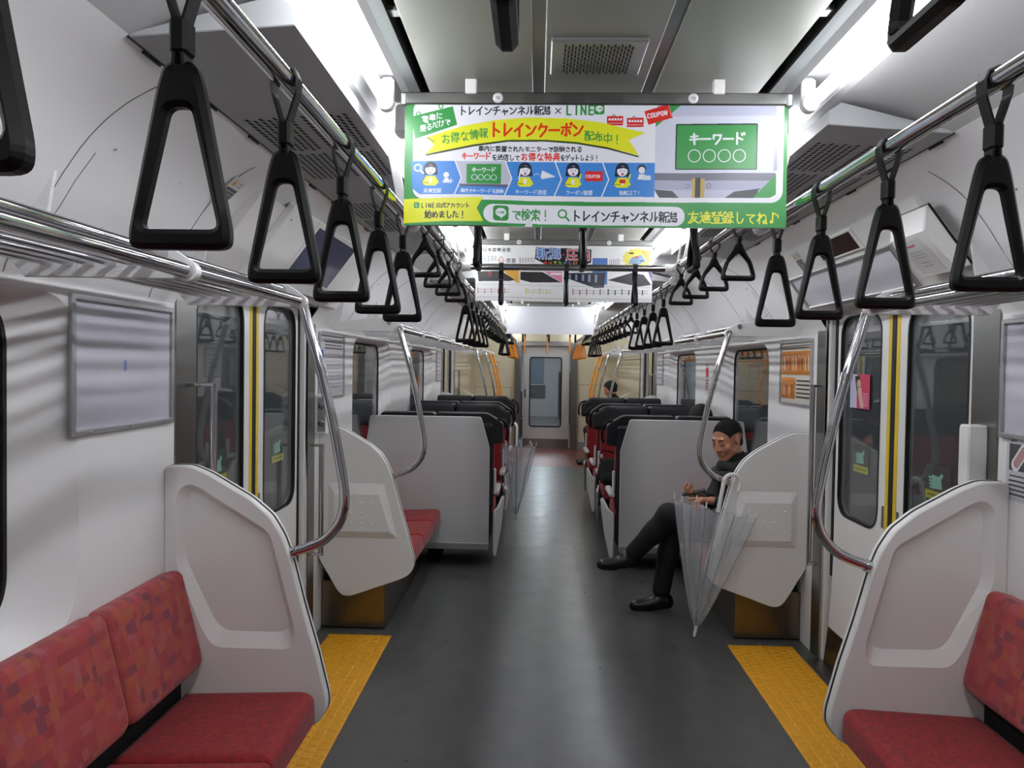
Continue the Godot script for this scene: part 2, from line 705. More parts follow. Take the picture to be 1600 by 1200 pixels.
func tactile(sg: float, zc: float, floor_: Node) -> void:
	var xa := 0.935
	var xb := 1.29
	var za := zc + 0.83
	var zb := zc - 0.83
	var s := st()
	box(s, Vector3(sg * (xa + xb) / 2, 0.0015, zc), Vector3(xb - xa, 0.003, za - zb), 0.001)
	var o := obj("tactile_mat", s, M.mat_yellow, floor_)
	tag(o, "", "")
	s = st()
	var cols := 7
	var rows := 34
	for i in cols:
		for j in rows:
			var w := (xb - xa) / cols
			var l := (za - zb) / rows
			var x := sg * (xa + w * (i + 0.5))
			var z := zb + l * (j + 0.5) + (l * 0.25 if i % 2 else -l * 0.25) * 0.8
			if absf(z - zc) > 0.80:
				continue
			var a := Vector3(x - w * 0.40, 0.003, z + l * 0.38)
			var b := Vector3(x + w * 0.40, 0.003, z + l * 0.38)
			var c := Vector3(x + w * 0.40, 0.003, z - l * 0.38)
			var d := Vector3(x - w * 0.40, 0.003, z - l * 0.38)
			var e := 0.005
			var ia := a + Vector3(e, 0.0035, -e)
			var ib := b + Vector3(-e, 0.0035, -e)
			var ic := c + Vector3(-e, 0.0035, e)
			var id := d + Vector3(e, 0.0035, e)
			quad(s, ia, ib, ic, id)
			quad(s, a, b, ib, ia)
			quad(s, b, c, ic, ib)
			quad(s, c, d, id, ic)
			quad(s, d, a, ia, id)
	stuff(obj("raised_nubs", s, M.mat_yellow, o))
	s = st()
	box(s, Vector3(sg * 1.113, 0.005, zc), Vector3(0.012, 0.008, za - zb - 0.002), 0.003)
	obj("centre_rib", s, M.mat_yellow, o)


func ceiling() -> void:
	var len_ := BACKZ - ENDZ
	var zc := (BACKZ + ENDZ) / 2
	var c := st()
	box(c, Vector3(0, 2.37, zc), Vector3(2.3, 0.05, len_), 0.001)
	var root := struct("ceiling", c, M.ceiling_grey)
	tag(root, "grey ceiling of the car with three long centre panels", "ceiling")
	for x in [-0.310, 0.0, 0.310]:
		for k in 4:
			var s := st()
			var w := 0.27 if x == 0.0 else 0.29
			var z0 := BACKZ - k * len_ / 4
			box(s, Vector3(x, 2.315, z0 - len_ / 8), Vector3(w, 0.05, len_ / 4 - 0.004), 0.003)
			obj("ceiling_panel", s, M.ceiling_grey, root)
	for x in [-0.150, 0.150]:
		var s := st()
		box(s, Vector3(x, 2.322, zc), Vector3(0.034, 0.05, len_), 0.002)
		obj("joint_strip", s, M.joint, root)
	for sg in [-1.0, 1.0]:
		var s := st()
		strip(s, [Vector2(0.455, 2.30), Vector2(0.455, 2.34), Vector2(0.478, 2.34), Vector2(0.478, 2.285)], sg, BACKZ, ENDZ, false)
		obj("air_slot", s, M.dark, root)
		s = st()
		for k in 16:
			box(s, Vector3(sg * 0.4665, 2.30, BACKZ - 0.35 - k * 0.96), Vector3(0.025, 0.012, 0.03), 0.001)
		obj("slot_bridge", s, M.joint, root)
		s = st()
		strip(s, [Vector2(0.478, 2.285), Vector2(0.492, 2.280), Vector2(0.492, 2.284), Vector2(0.506, 2.279)], sg, BACKZ, ENDZ, false)
		obj("edge_strip", s, M.joint, root)
		s = st()
		strip(s, [Vector2(0.506, 2.279), Vector2(0.518, 2.262), Vector2(0.530, 2.292), Vector2(0.615, 2.292), Vector2(0.632, 2.258), Vector2(0.650, 2.252)], sg, BACKZ, ENDZ, false)
		obj("lamp_tray", s, M.tray, root)
		s = st()
		strip(s, [Vector2(0.650, 2.252), Vector2(0.70, 2.248), Vector2(0.78, 2.236), Vector2(0.87, 2.208), Vector2(0.955, 2.17)], sg, BACKZ, ENDZ)
		obj("side_panel", s, M.side_ceiling, root)


# ---------------------------------------------------------------- doors
func passenger_doors() -> void:
	var n := 0
	for d in [DZ, DZ2]:
		for sg in [-1.0, 1.0]:
			n += 1
			passenger_door(sg, d, n)


func passenger_door(sg: float, zc: float, n: int) -> void:
	var o := Node3D.new()
	o.name = "door_%d" % n
	add_child(o, true)
	o.set_meta("kind", "structure")
	tag(o, "%s pair of white sliding doors on the %s with tall dark windows" % ["nearer" if zc == DZ else "farther", sname(sg)], "door")
	var fr := side_frame(1.41, sg)
	for k in [1.0, -1.0]:   # nearer, farther leaf
		var za: float = zc + (0.69 if k > 0 else -0.020)
		var zb: float = zc + (0.020 if k > 0 else -0.605)
		var w := st()
		var outer := ccw(PackedVector2Array(wr(sg, za, zb, 0.55, 1.90)))
		var hole := ccw(rounded(wr(sg, zc + k * 0.12, zc + k * 0.565, 0.80, 1.80), 0.11, 7))
		holed(w, outer, hole, fr, 0.0, true)
		ring(w, hole, -0.02, hole, 0.0, fr)
		holed(w, outer, hole, fr, -0.03, false)
		strip(w, [Vector2(1.41, 0.55), Vector2(1.405, 0.38), Vector2(1.394, 0.2)], sg, za, zb)
		strip(w, [Vector2(1.395, 0.0), Vector2(1.43, 0.55)], sg, zb, za)
		ring(w, outer, -0.03, outer, 0.0, fr)
		var leaf := obj("door_leaf", w, M.panel_white, o)
		var s := st()
		strip(s, [Vector2(1.394, 0.2), Vector2(1.372, 0.0)], sg, za, zb, false)
		strip(s, [Vector2(1.391, 0.2), Vector2(1.394, 0.2)], sg, za, zb, false)
		obj("kick_plate", s, M.bronze_box, leaf)
		s = st()
		var inn := inset2(hole, 0.007)
		holed(s, inset2(hole, -0.003), inn, fr, 0.003, true)
		ring(s, inn, -0.014, inn, 0.003, fr)
		obj("window_seal", s, M.rubber, leaf)
		s = st()
		slab(s, inset2(hole, 0.002), 0.005, 0, fr * Transform3D(Basis(), Vector3(0, 0, -0.016)))
		obj("pane", s, M.glass, leaf)
		s = st()
		slab(s, PackedVector2Array(wr(sg, zc + k * 0.022, zc + k * 0.052, 0.3, 1.9)), 0.0015, 0, fr)
		obj("yellow_stripe", s, M.yellow_strip, leaf)
		s = st()
		var px: float = sg * (zc + k * 0.068)
		slab(s, rounded(rect(px - 0.011, 0.83, px + 0.011, 0.93), 0.011, 4), 0.002, 0, fr)
		obj("finger_pull", s, M.steel, leaf)
	var g := st()
	slab(g, PackedVector2Array(wr(sg, zc + 0.021, zc - 0.021, 0.02, 1.9)), 0.02, 0.002, fr * Transform3D(Basis(), Vector3(0, 0, -0.017)))
	obj("edge_rubber", g, M.rubber, o)
	g = st()
	slab(g, PackedVector2Array(wr(sg, zc - 0.607, zc - 0.632, 0.46, 1.9)), 0.02, 0.002, fr * Transform3D(Basis(), Vector3(0, 0, -0.015)))
	obj("leaf_seal", g, M.rubber, o)
	# jambs of brushed steel, and the lining round the opening
	for j in [[0.655, 0.81], [-0.655, -0.775]]:
		g = st()
		slab(g, PackedVector2Array(wr(sg, zc + j[0], zc + j[1], 0.0, 1.86)), 0.09, 0.004, side_frame(PX, sg) * Transform3D(Basis(), Vector3(0, 0, -0.085)))
		obj("door_jamb", g, M.steel, o)
	g = st()
	slab(g, PackedVector2Array(wr(sg, zc - 0.632, zc - 0.657, 0.0, 1.9)), 0.05, 0.002, side_frame(PX, sg) * Transform3D(Basis(), Vector3(0, 0, -0.06)))
	obj("jamb_lining", g, M.panel_white, o)
	g = st()
	box(g, Vector3(sg * 1.36, 0.004, zc), Vector3(0.11, 0.016, 1.30), 0.003)
	obj("sill_plate", g, M.steel, o)
	# header box over the doors
	g = st()
	var hp := [Vector2(1.10, 2.105), Vector2(1.075, 2.10), Vector2(1.275, 1.835), Vector2(1.30, 1.828), Vector2(1.43, 1.828), Vector2(1.43, 1.95)]
	strip(g, hp, sg, zc + 0.80, zc - 0.86, false)
	for z in [zc + 0.80, zc - 0.86]:
		var poly := PackedVector2Array()
		for p in hp:
			poly.append(Vector2(sg * p.x, p.y))
		cap(g, poly, Transform3D(), z, z > zc)
	obj("door_header", g, M.panel_white, o)


# local frame on the sloping face of a door header: x along the car, y up the slope, z out of the face
func header_frame(sg: float, zc: float) -> Transform3D:
	var a := Vector3(sg * 1.275, 1.835, zc)
	var b := Vector3(sg * 1.075, 2.10, zc)
	var y := (b - a).normalized()
	var x := Vector3(0, 0, sg)
	var z := x.cross(y)
	return Transform3D(Basis(x, y, z), (a + b) / 2)


# ---------------------------------------------------------------- far end
func far_end() -> void:
	var e := st()
	var outer := PackedVector2Array([Vector2(-1.40, 0), Vector2(-0.56, 0), Vector2(-0.56, 1.98), Vector2(0.60, 1.98), Vector2(0.60, 0), Vector2(1.40, 0), Vector2(1.40, 1.75), Vector2(1.0, 2.2), Vector2(0.9, 2.36), Vector2(-0.9, 2.36), Vector2(-1.0, 2.2), Vector2(-1.40, 1.75)])
	slab(e, outer, 0.08, 0, Transform3D(Basis(), Vector3(0, 0, ENDZ - 0.08)))
	var wf := struct("wall_far", e, M.cream)
	tag(wf, "cream end wall of the car around the gangway door", "wall")
	for r in [[0.62, 0.62, 1.02, 1.20], [0.62, 0.12, 1.02, 0.60], [-1.30, 0.4, -0.62, 1.13], [-1.04, 1.36, -0.86, 1.6]]:
		var s := st()
		var p := ccw(PackedVector2Array(rect(r[0], r[1], r[2], r[3])))
		var q := inset2(p, 0.008)
		holed(s, p, q, Transform3D(Basis(), Vector3(0, 0, ENDZ + 0.001)), 0)
		obj("cover_joint", s, M.joint, wf)
	var s0 := st()
	box(s0, Vector3(0.82, 0.07, ENDZ + 0.02), Vector3(0.4, 0.14, 0.04), 0.004)
	obj("skirting_box", s0, M.aluminium, wf)
	# gangway door
	var o := Node3D.new()
	o.name = "door_5"
	add_child(o, true)
	o.set_meta("kind", "structure")
	tag(o, "grey gangway door with a tall window at the end of the aisle", "door")
	var g := st()
	for x in [-0.50, 0.54]:
		box(g, Vector3(x, 0.98, ENDZ + 0.01), Vector3(0.12, 1.98, 0.14), 0.006)
	box(g, Vector3(0.02, 1.945, ENDZ), Vector3(0.94, 0.09, 0.1), 0.006)
	obj("door_frame", g, M.steel, o)
	g = st()
	var t := Transform3D(Basis(), Vector3(0, 0, ENDZ - 0.05))
	var leaf := ccw(PackedVector2Array(rect(-0.40, 0.0, 0.46, 1.90)))
	var hole := ccw(rounded(rect(-0.285, 0.40, 0.315, 1.70), 0.06, 5))
	holed(g, leaf, hole, t, 0.03)
	ring(g, hole, 0.0, hole, 0.03, t)
	holed(g, leaf, hole, t, 0.0, false)
	obj("door_leaf", g, M.panel_grey, o)
	g = st()
	var inn := inset2(hole, 0.02)
	holed(g, inset2(hole, -0.004), inn, t, 0.034)
	ring(g, inn, 0.02, inn, 0.034, t)
	obj("window_seal", g, M.rubber, o)
	g = st()
	slab(g, inset2(hole, 0.004), 0.006, 0, Transform3D(Basis(), Vector3(0, 0, ENDZ - 0.04)))
	obj("pane", g, M.glass, o)
	g = st()
	box(g, Vector3(0.03, 0.09, ENDZ - 0.016), Vector3(0.85, 0.18, 0.008), 0.002)
	obj("kick_plate", g, M.steel, o)
	g = st()
	box(g, Vector3(-0.36, 1.02, ENDZ - 0.012), Vector3(0.03, 0.16, 0.02), 0.004)
	obj("door_handle", g, M.chrome, o)
	next_car()


func next_car() -> void:   # what the gangway window shows
	var z0 := ENDZ - 0.3
	var z1 := ENDZ - 9.0
	var s := st()
	box(s, Vector3(0, -0.03, (z0 + z1) / 2 + 0.15), Vector3(2.8, 0.06, z0 - z1), 0.001)
	tag(struct("floor", s, M.floor_vinyl), "pale floor of the next car seen through the gangway window", "floor")
	s = st()
	box(s, Vector3(0, 2.36, (z0 + z1) / 2), Vector3(2.8, 0.06, z0 - z1), 0.001)
	tag(struct("ceiling", s, M.ceiling_grey), "ceiling of the next car beyond the gangway door", "ceiling")
	for sg in [-1.0, 1.0]:
		s = st()
		box(s, Vector3(sg * 1.42, 1.18, (z0 + z1) / 2), Vector3(0.06, 2.36, z0 - z1), 0.001)
		tag(struct("wall_next_" + sname(sg), s, M.wall_white), "%s wall of the next car seen through the gangway window" % sname(sg), "wall")
	s = st()
	box(s, Vector3(0, 1.18, z1), Vector3(2.9, 2.4, 0.06), 0.001)
	var b := struct("wall_next_end", s, M.panel_grey)
	tag(b, "far end wall of the next car beyond the gangway", "wall")
	s = st()
	box(s, Vector3(-0.25, 1.45, z1 + 0.05), Vector3(0.62, 0.9, 0.04), 0.01)
	obj("blue_window", s, mat("blue_blind", Color(0.36, 0.46, 0.56), 0.3), b)
	s = st()
	box(s, Vector3(-0.2, 0.75, z1 + 0.05), Vector3(0.62, 0.4, 0.05), 0.01)
	obj("dark_panel", s, M.navy, b)
	s = st()
	for sg in [-1.0, 1.0]:
		box(s, Vector3(0.75, 0.7, z1 + 1.6), Vector3(0.5, 1.4, 2.6), 0.02)
	var c := obj("cabinet", s, M.panel_white)
	tag(c, "white equipment cabinet in the next car beyond the gangway window", "cabinet")
	s = st()
	box(s, Vector3(-0.85, 0.22, ENDZ - 2.4), Vector3(0.8, 0.44, 1.2), 0.04)
	box(s, Vector3(-0.85, 0.72, ENDZ - 1.8), Vector3(0.8, 0.62, 0.16), 0.05)
	tag(obj("seat", s, M.navy), "dark seat in the next car at the lower left of the gangway window", "seat")
	var l := AreaLight3D.new()
	l.name = "next_car_light"
	l.area_size = Vector2(0.12, 6.0)
	l.light_energy = 9.0
	l.light_color = Color(0.9, 0.96, 1.0)
	l.shadow_enabled = true
	add_child(l)
	l.transform = Transform3D(Basis(Vector3.RIGHT, -PI / 2), Vector3(0, 2.31, (z0 + z1) / 2))


# ---------------------------------------------------------------- lamps, ducts, vents
const ORD := ["first", "second", "third", "fourth", "fifth", "sixth", "seventh", "eighth", "ninth", "tenth", "eleventh", "twelfth", "thirteenth", "fourteenth", "fifteenth", "sixteenth", "seventeenth", "eighteenth"]


func ceiling_things() -> void:
	# bare tube lamps in two rows
	for sg in [-1.0, 1.0]:
		var seen_ := 0
		for k in range(-1, 10):
			var z0 := -0.79 - 1.40 * k
			var where := "behind the camera on the %s" % sname(sg)
			if k >= 0:
				where = "%s from the camera in the %s ceiling row" % [ORD[seen_], sname(sg)]
				seen_ += 1
			lamp(sg, z0, "bare white tube lamp, " + where)
	# air duct slabs under the side ceiling
	duct(-1.0, -1.45, -4.35, [-1.93, -2.26, -2.95, -3.28], "long grey duct cover with slotted grilles under the left ceiling")
	duct(1.0, -2.03, -4.35, [-2.16, -2.49, -3.1, -3.43], "long grey duct cover with slotted grilles under the right ceiling")
	duct(-1.0, -5.6, -8.6, [-5.8, -6.13, -7.6, -7.93], "farther grey duct cover with slotted grilles under the left ceiling")
	duct(1.0, -5.6, -8.6, [-5.8, -6.13, -7.6, -7.93], "farther grey duct cover with slotted grilles under the right ceiling")
	# fan outlet in the middle panel
	for d in [[-1.735, "nearest slotted vent in the centre ceiling panel"], [-5.2, "slotted vent in the centre ceiling panel behind the second poster"]]:
		var v := thing("ceiling_vent", d[1], "vent", Vector3(-0.008, 2.29, d[0]))
		var s := st()
		box(s, Vector3(0, -0.004, -0.1), Vector3(0.226, 0.012, 0.2), 0.003)
		obj("frame", s, M.joint, v)
		s = st()
		for i in 20:
			for j in 7:
				box(s, Vector3(-0.079 + i * 0.0083, -0.0105, -0.024 - j * 0.024 - (0.012 if i % 2 else 0.0)), Vector3(0.0042, 0.002, 0.015), 0.0004)
		stuff(obj("slots", s, M.dark, v))
	# handrails that carry the straps, their cross bars and hangers
	for sg in [-1.0, 1.0]:
		var parts := [[BACKZ, -2.30, 1.965, "nearest"], [-2.36, -3.67, 2.02, "raised door-side"], [-3.74, -9.33, 1.965, "long middle"], [-9.42, -10.87, 2.02, "raised far-door"], [-10.95, -13.5, 1.965, "farthest"]]
		for p in parts:
			var s := st()
			rod(s, Vector3(sg * 0.536, p[2], p[0]), Vector3(sg * 0.536, p[2], p[1]), 0.0165, 14)
			var o := obj("handrail", s, M.chrome)
			tag(o, "%s length of chrome overhead handrail on the %s" % [p[3], sname(sg)], "handrail")
			for z in [p[0], p[1]]:
				s = st()
				rod(s, Vector3(sg * 0.536, p[2], z + 0.02), Vector3(sg * 0.536, p[2], z - 0.02), 0.024, 14)
				obj("end_socket", s, M.white_metal, o)
		for z in [-0.72, -2.33, -3.70, -9.37, -10.91]:
			hanger(sg, z)
	for b in [[-0.67, "nearest"], [-2.33, "second"], [-3.70, "third"], [-9.37, "fourth"], [-10.91, "farthest"]]:
		var s := st()
		rod(s, Vector3(-0.536, 2.02, b[0]), Vector3(0.536, 2.02, b[0]), 0.0165, 14)
		var o := obj("cross_bar", s, M.chrome)
		tag(o, "%s chrome bar running across the car above the aisle" % b[1], "bar")
		for sg in [-1.0, 1.0]:
			s = st()
			rod(s, Vector3(sg * 0.48, 2.02, b[0]), Vector3(sg * 0.55, 2.02, b[0]), 0.0215, 14)
			obj("end_socket", s, M.white_metal, o)


func hanger(sg: float, z: float) -> void:
	var s := st()
	var outer := [Vector2(sg * 0.515, 1.95), Vector2(sg * 0.565, 1.95), Vector2(sg * 0.63, 2.26), Vector2(sg * 0.565, 2.26)]
	var hole := [Vector2(sg * 0.540, 2.06), Vector2(sg * 0.560, 2.06), Vector2(sg * 0.588, 2.20), Vector2(sg * 0.568, 2.20)]
	frame_solid(s, rounded(outer, 0.012, 3), rounded(hole, 0.012, 3), 0.012, 0.002, Transform3D(Basis(), Vector3(0, 0, z + 0.03)))
	var o := obj("rail_hanger", s, M.white_metal)
	var w := "in front of the big poster" if z > -1 else ("behind the big poster" if z > -3 else ("beside the second poster" if z > -5 else ("before the far doors" if z > -10 else "beyond the far doors")))
	tag(o, "white slotted hanger plate holding the %s handrail %s" % [sname(sg), w], "bracket")


func frame_solid(s: SurfaceTool, outer_: PackedVector2Array, hole_: PackedVector2Array, depth: float, bev: float, t := Transform3D()) -> void:   # a thick plate with one opening, edges chamfered
	var outer := ccw(outer_.duplicate())
	var hole := ccw(hole_.duplicate())
	var oi := inset2(outer, bev)
	var ho := inset2(hole, -bev)
	s.set_smooth_group(-1)
	holed(s, oi, ho, t, depth, true)
	holed(s, oi, ho, t, 0.0, false)
	ring(s, oi, 0.0, outer, bev, t)
	ring(s, outer, bev, outer, depth - bev, t)
	ring(s, outer, depth - bev, oi, depth, t)
	ring(s, hole, bev, ho, 0.0, t)
	ring(s, hole, depth - bev, hole, bev, t)
	ring(s, ho, depth, hole, depth - bev, t)


func lamp(sg: float, z0: float, label: String) -> void:
	var o := thing("tube_lamp", label, "lamp", Vector3(sg * 0.550, 2.216, z0), 0.0, "tube lamps in two ceiling rows")
	var s := st()
	rod(s, Vector3(0, 0, 0), Vector3(0, 0, -1.17), 0.0155, 16)
	obj("tube", s, M.tube_glow, o)
	for z in [0.012, -1.182]:
		s = st()
		box(s, Vector3(0, 0.030, z), Vector3(0.036, 0.085, 0.024), 0.008)
		lathe(s, [Vector2(0.0001, 0.0), Vector2(0.0195, 0.0), Vector2(0.0215, 0.002), Vector2(0.0215, 0.028), Vector2(0.0001, 0.028)], 14, Transform3D(Basis(Vector3.RIGHT, -PI / 2 if z > 0 else PI / 2), Vector3(0, 0, z)))
		obj("socket", s, M.plastic_white, o)
	var l := AreaLight3D.new()
	l.name = "lamp_light"
	l.area_size = Vector2(0.03, 1.15)
	l.light_energy = 0.06
	l.light_color = Color(0.97, 0.985, 1.0)
	l.shadow_enabled = true
	o.add_child(l)
	l.transform = Transform3D(Basis(Vector3.RIGHT, -PI / 2), Vector3(0, -0.018, -0.585))


func duct(sg: float, za: float, zb: float, grilles: Array, label: String) -> void:
	var o := thing("air_duct", label, "duct", Vector3(0, 0, za))
	var s := st()
	var p := PackedVector2Array()
	for v in [Vector2(0.625, 2.188), Vector2(0.625, 2.224), Vector2(0.66, 2.248), Vector2(0.955, 2.174), Vector2(0.955, 2.166)]:
		p.append(Vector2(v.x * sg, v.y))
	slab(s, p, za - zb, 0.002, Transform3D(Basis(), Vector3(0, 0, zb - za)))
	obj("cover", s, M.duct_grey, o)
	for g in grilles:
		s = st()
		for i in 15:
			for j in 11:
				var u := i / 14.0
				var x := sg * lerpf(0.66, 0.92, u)
				var y := lerpf(2.188, 2.166, (absf(x) - 0.625) / 0.33) - 0.0004
				var z: float = g - za - 0.02 - j * 0.0265 - (0.013 if i % 2 else 0.0)
				if i == 7:
					continue
				var dx := 0.0052
				var k := 0.003 * sg
				var a := Vector3(x - dx + k, y, z)
				var b := Vector3(x + dx + k, y, z)
				var c := Vector3(x + dx - k, y, z - 0.019)
				var d := Vector3(x - dx - k, y, z - 0.019)
				quad(s, a, d, c, b)
		stuff(obj("grille_slots", s, M.dark, o))
	s = st()
	rod(s, Vector3(sg * 0.957, 2.166, 0), Vector3(sg * 0.957, 2.166, zb - za), 0.0025, 5)
	for k in int((za - zb) / 0.28):
		box(s, Vector3(sg * 0.962, 2.163, -0.1 - k * 0.28), Vector3(0.006, 0.006, 0.07), 0.001)
	obj("hinge_line", s, M.black, o)


# ---------------------------------------------------------------- luggage racks, poles, partitions
const POLE := [Vector2(0.925, 1.73), Vector2(0.915, 1.70), Vector2(0.893, 1.62), Vector2(0.868, 1.54), Vector2(0.835, 1.41), Vector2(0.797, 1.23), Vector2(0.776, 1.10), Vector2(0.780, 1.035), Vector2(0.800, 0.985), Vector2(0.845, 0.938), Vector2(0.90, 0.912), Vector2(0.955, 0.893)]


func racks_and_poles() -> void:
	for sg in [-1.0, 1.0]:
		var side := sname(sg)
		rack(sg, BACKZ, -2.44, [0.2, -0.7, -1.643, -2.425], "nearest chrome luggage rack along the %s wall" % side)
		rack(sg, -4.18, -9.45, [-4.195, -5.0, -5.8, -6.7, -7.6, -8.5, -9.4], "long chrome luggage rack beyond the doors on the %s" % side)
		rack(sg, -11.05, -13.7, [-11.07, -12.0, -12.9, -13.65], "farthest luggage rack on the %s near the end wall" % side)
		for p in [[-2.44, "nearest curved chrome pole on the %s from rack to partition", "chrome"], [-4.18, "second curved chrome pole on the %s from rack to far partition", "chrome"], [-9.42, "curved chrome pole on the %s just before the far doors", "chrome"], [-11.08, "curved chrome pole on the %s just after the far doors", "chrome"], [-12.1, "curved yellow pole on the %s by the end bench, nearer one", "yellow_paint"], [-12.9, "curved yellow pole on the %s by the end bench, farther one", "yellow_paint"]]:
			var s := st()
			var path := []
			for v in POLE:
				path.append(Vector3(sg * v.x, v.y, p[0]))
			tube(s, smooth_path(path, 5), 0.0165, 14)
			var o := obj("grab_pole", s, M[p[2]])
			tag(o, p[1] % side, "pole", "curved poles at the bench ends")
			s = st()
			rod(s, Vector3(sg * 0.862, 1.52, p[0]), Vector3(sg * 0.856, 1.495, p[0]), 0.0180, 14)
			obj("collar", s, M.chrome, o)
			s = st()
			rod(s, Vector3(sg * 0.935, 0.899, p[0]), Vector3(sg * 0.965, 0.889, p[0]), 0.0205, 14)
			obj("collar", s, M.chrome, o)
		partition(sg, -2.44, 1.0, "nearest white bench-end partition on the %s, with a moulded recess" % side, M.panel_white)
		partition(sg, -4.18, -1.0, "white partition beyond the near doors on the %s, dimpled block on it" % side, M.panel_white)
		partition(sg, -9.42, 1.0, "white partition just before the far doors on the %s" % side, M.panel_white)
		partition(sg, -11.08, -1.0, "cream partition just after the far doors on the %s" % side, M.cream)


func rack(sg: float, za: float, zb: float, plates: Array, label: String) -> void:
	var o := thing("luggage_rack", label, "rack", Vector3(0, 0, za))
	var len_ := za - zb
	for p in [[0.925, 1.73, 0.0165, "front_rail"], [0.982, 1.768, 0.013, "upper_rail"], [1.145, 1.745, 0.0075, "shelf_bar"], [1.193, 1.745, 0.0075, "shelf_bar"], [1.241, 1.745, 0.0075, "shelf_bar"], [1.289, 1.755, 0.0075, "shelf_bar"], [1.045, 1.745, 0.0075, "shelf_bar"], [1.095, 1.745, 0.0075, "shelf_bar"]]:
		var s := st()
		var in_: float = 0.018 if p[3] == "shelf_bar" else 0.0
		rod(s, Vector3(sg * p[0], p[1], -in_), Vector3(sg * p[0], p[1], in_ - len_), p[2], 12)
		obj(p[3], s, M.chrome, o)
	for z in plates:
		var s := st()
		for part in [[Vector2(0.918, 1.712), Vector2(1.30, 1.714), Vector2(1.318, 1.74), Vector2(1.24, 1.772), Vector2(1.03, 1.795), Vector2(0.965, 1.785), Vector2(0.915, 1.752)], [Vector2(1.262, 1.76), Vector2(1.318, 1.735), Vector2(1.335, 1.76), Vector2(1.272, 1.90), Vector2(1.245, 1.955), Vector2(1.228, 1.955)]]:
			var poly := PackedVector2Array()
			for v in part:
				poly.append(Vector2(sg * v.x, v.y))
			slab(s, poly, 0.010, 0.002, Transform3D(Basis(), Vector3(0, 0, z - za - 0.005)))
		rod(s, Vector3(sg * 0.925, 1.73, z - za + 0.013), Vector3(sg * 0.925, 1.73, z - za - 0.013), 0.0235, 16)
		obj("bracket_plate", s, M.white_metal, o)


const PART := [Vector2(1.37, 1.182), Vector2(1.285, 1.182), Vector2(1.225, 1.158), Vector2(1.085, 1.078), Vector2(1.015, 1.02), Vector2(0.975, 0.955), Vector2(0.947, 0.88), Vector2(0.905, 0.72), Vector2(0.860, 0.57), Vector2(0.822, 0.42), Vector2(0.822, 0.375), Vector2(0.85, 0.335), Vector2(0.90, 0.308), Vector2(1.18, 0.208), Vector2(1.225, 0.208), Vector2(1.255, 0.235), Vector2(1.37, 0.43)]


func partition(sg: float, z: float, face: float, label: String, m: Material) -> void:   # face 1: the seat is on the camera's side
	var o := thing("partition", label, "partition", Vector3(0, 0, z))
	var poly := []
	for v in PART:
		poly.append(Vector2(sg * v.x, v.y))
	var edge := ccw(rounded(poly, 0.02, 3))
	var rec := []
	var rec2 := []
	for v in [Vector2(1.33, 1.085), Vector2(1.305, 1.12), Vector2(1.265, 1.12), Vector2(1.015, 0.968), Vector2(0.928, 0.645), Vector2(0.940, 0.58), Vector2(1.20, 0.58), Vector2(1.24, 0.635), Vector2(1.33, 0.86)]:
		rec.append(Vector2(sg * v.x, v.y))
	for v in [Vector2(1.305, 1.07), Vector2(1.29, 1.095), Vector2(1.263, 1.095), Vector2(1.032, 0.952), Vector2(0.955, 0.655), Vector2(0.975, 0.627), Vector2(1.17, 0.627), Vector2(1.205, 0.655), Vector2(1.305, 0.86)]:
		rec2.append(Vector2(sg * v.x, v.y))
	var t := Transform3D(Basis.from_scale(Vector3(1, 1, face)), Vector3.ZERO)   # local z towards the seat
	var u := Transform3D(Basis.from_scale(Vector3(1, 1, -face)), Vector3.ZERO)
	# seat side shell with its recess
	var s := st()
	var e1 := inset2(edge, 0.004)
	var r1 := ccw(rounded(rec, 0.03, 4))
	var r2 := ccw(rounded(rec2, 0.025, 4))
	holed(s, e1, r1, t, 0.031, true)
	ring(s, r2, 0.003, r1, 0.031, t)
	cap(s, r2, t, 0.003, true)
	ring(s, edge, 0.027, e1, 0.031, t)
	ring(s, edge, 0.0, edge, 0.027, t)
	cap(s, edge, t, 0.0, false)
	obj("seat_side_shell", s, m, o)
	# door side shell with its raised, dimpled block
	s = st()
	var b1 := []
	var b2 := []
	for v in [Vector2(1.312, 0.853), Vector2(0.996, 0.853), Vector2(0.916, 0.541), Vector2(1.312, 0.541)]:
		b1.append(Vector2(sg * v.x, v.y))
	for v in [Vector2(1.274, 0.792), Vector2(1.02, 0.792), Vector2(0.953, 0.583), Vector2(1.274, 0.583)]:
		b2.append(Vector2(sg * v.x, v.y))
	var c1 := ccw(rounded(b1, 0.012, 3))
	var c2 := ccw(rounded(b2, 0.012, 3))
	holed(s, e1, c1, u, 0.030, true)
	ring(s, c1, 0.030, c2, 0.052, u)
	cap(s, c2, u, 0.052, true)
	ring(s, edge, 0.010, edge, 0.026, u)
	ring(s, edge, 0.026, e1, 0.030, u)
	cap(s, edge, u, 0.010, false)
	var shell_ := obj("door_side_shell", s, m, o)
	s = st()
	for i in 4:
		for j in 3:
			ball(s, Vector3(sg * (1.059 + i * 0.06), 0.626 + j * 0.0595, -face * 0.0525), Vector3(0.0075, 0.0075, 0.003), 8)
	obj("dimples", s, m, shell_)
	# black gasket between the shells
	s = st()
	slab(s, inset2(edge, -0.0015), 0.009, 0.0, Transform3D(Basis(), Vector3(0, 0, -0.0095 if face > 0 else 0.0005)))
	obj("edge_gasket", s, M.rubber, o)


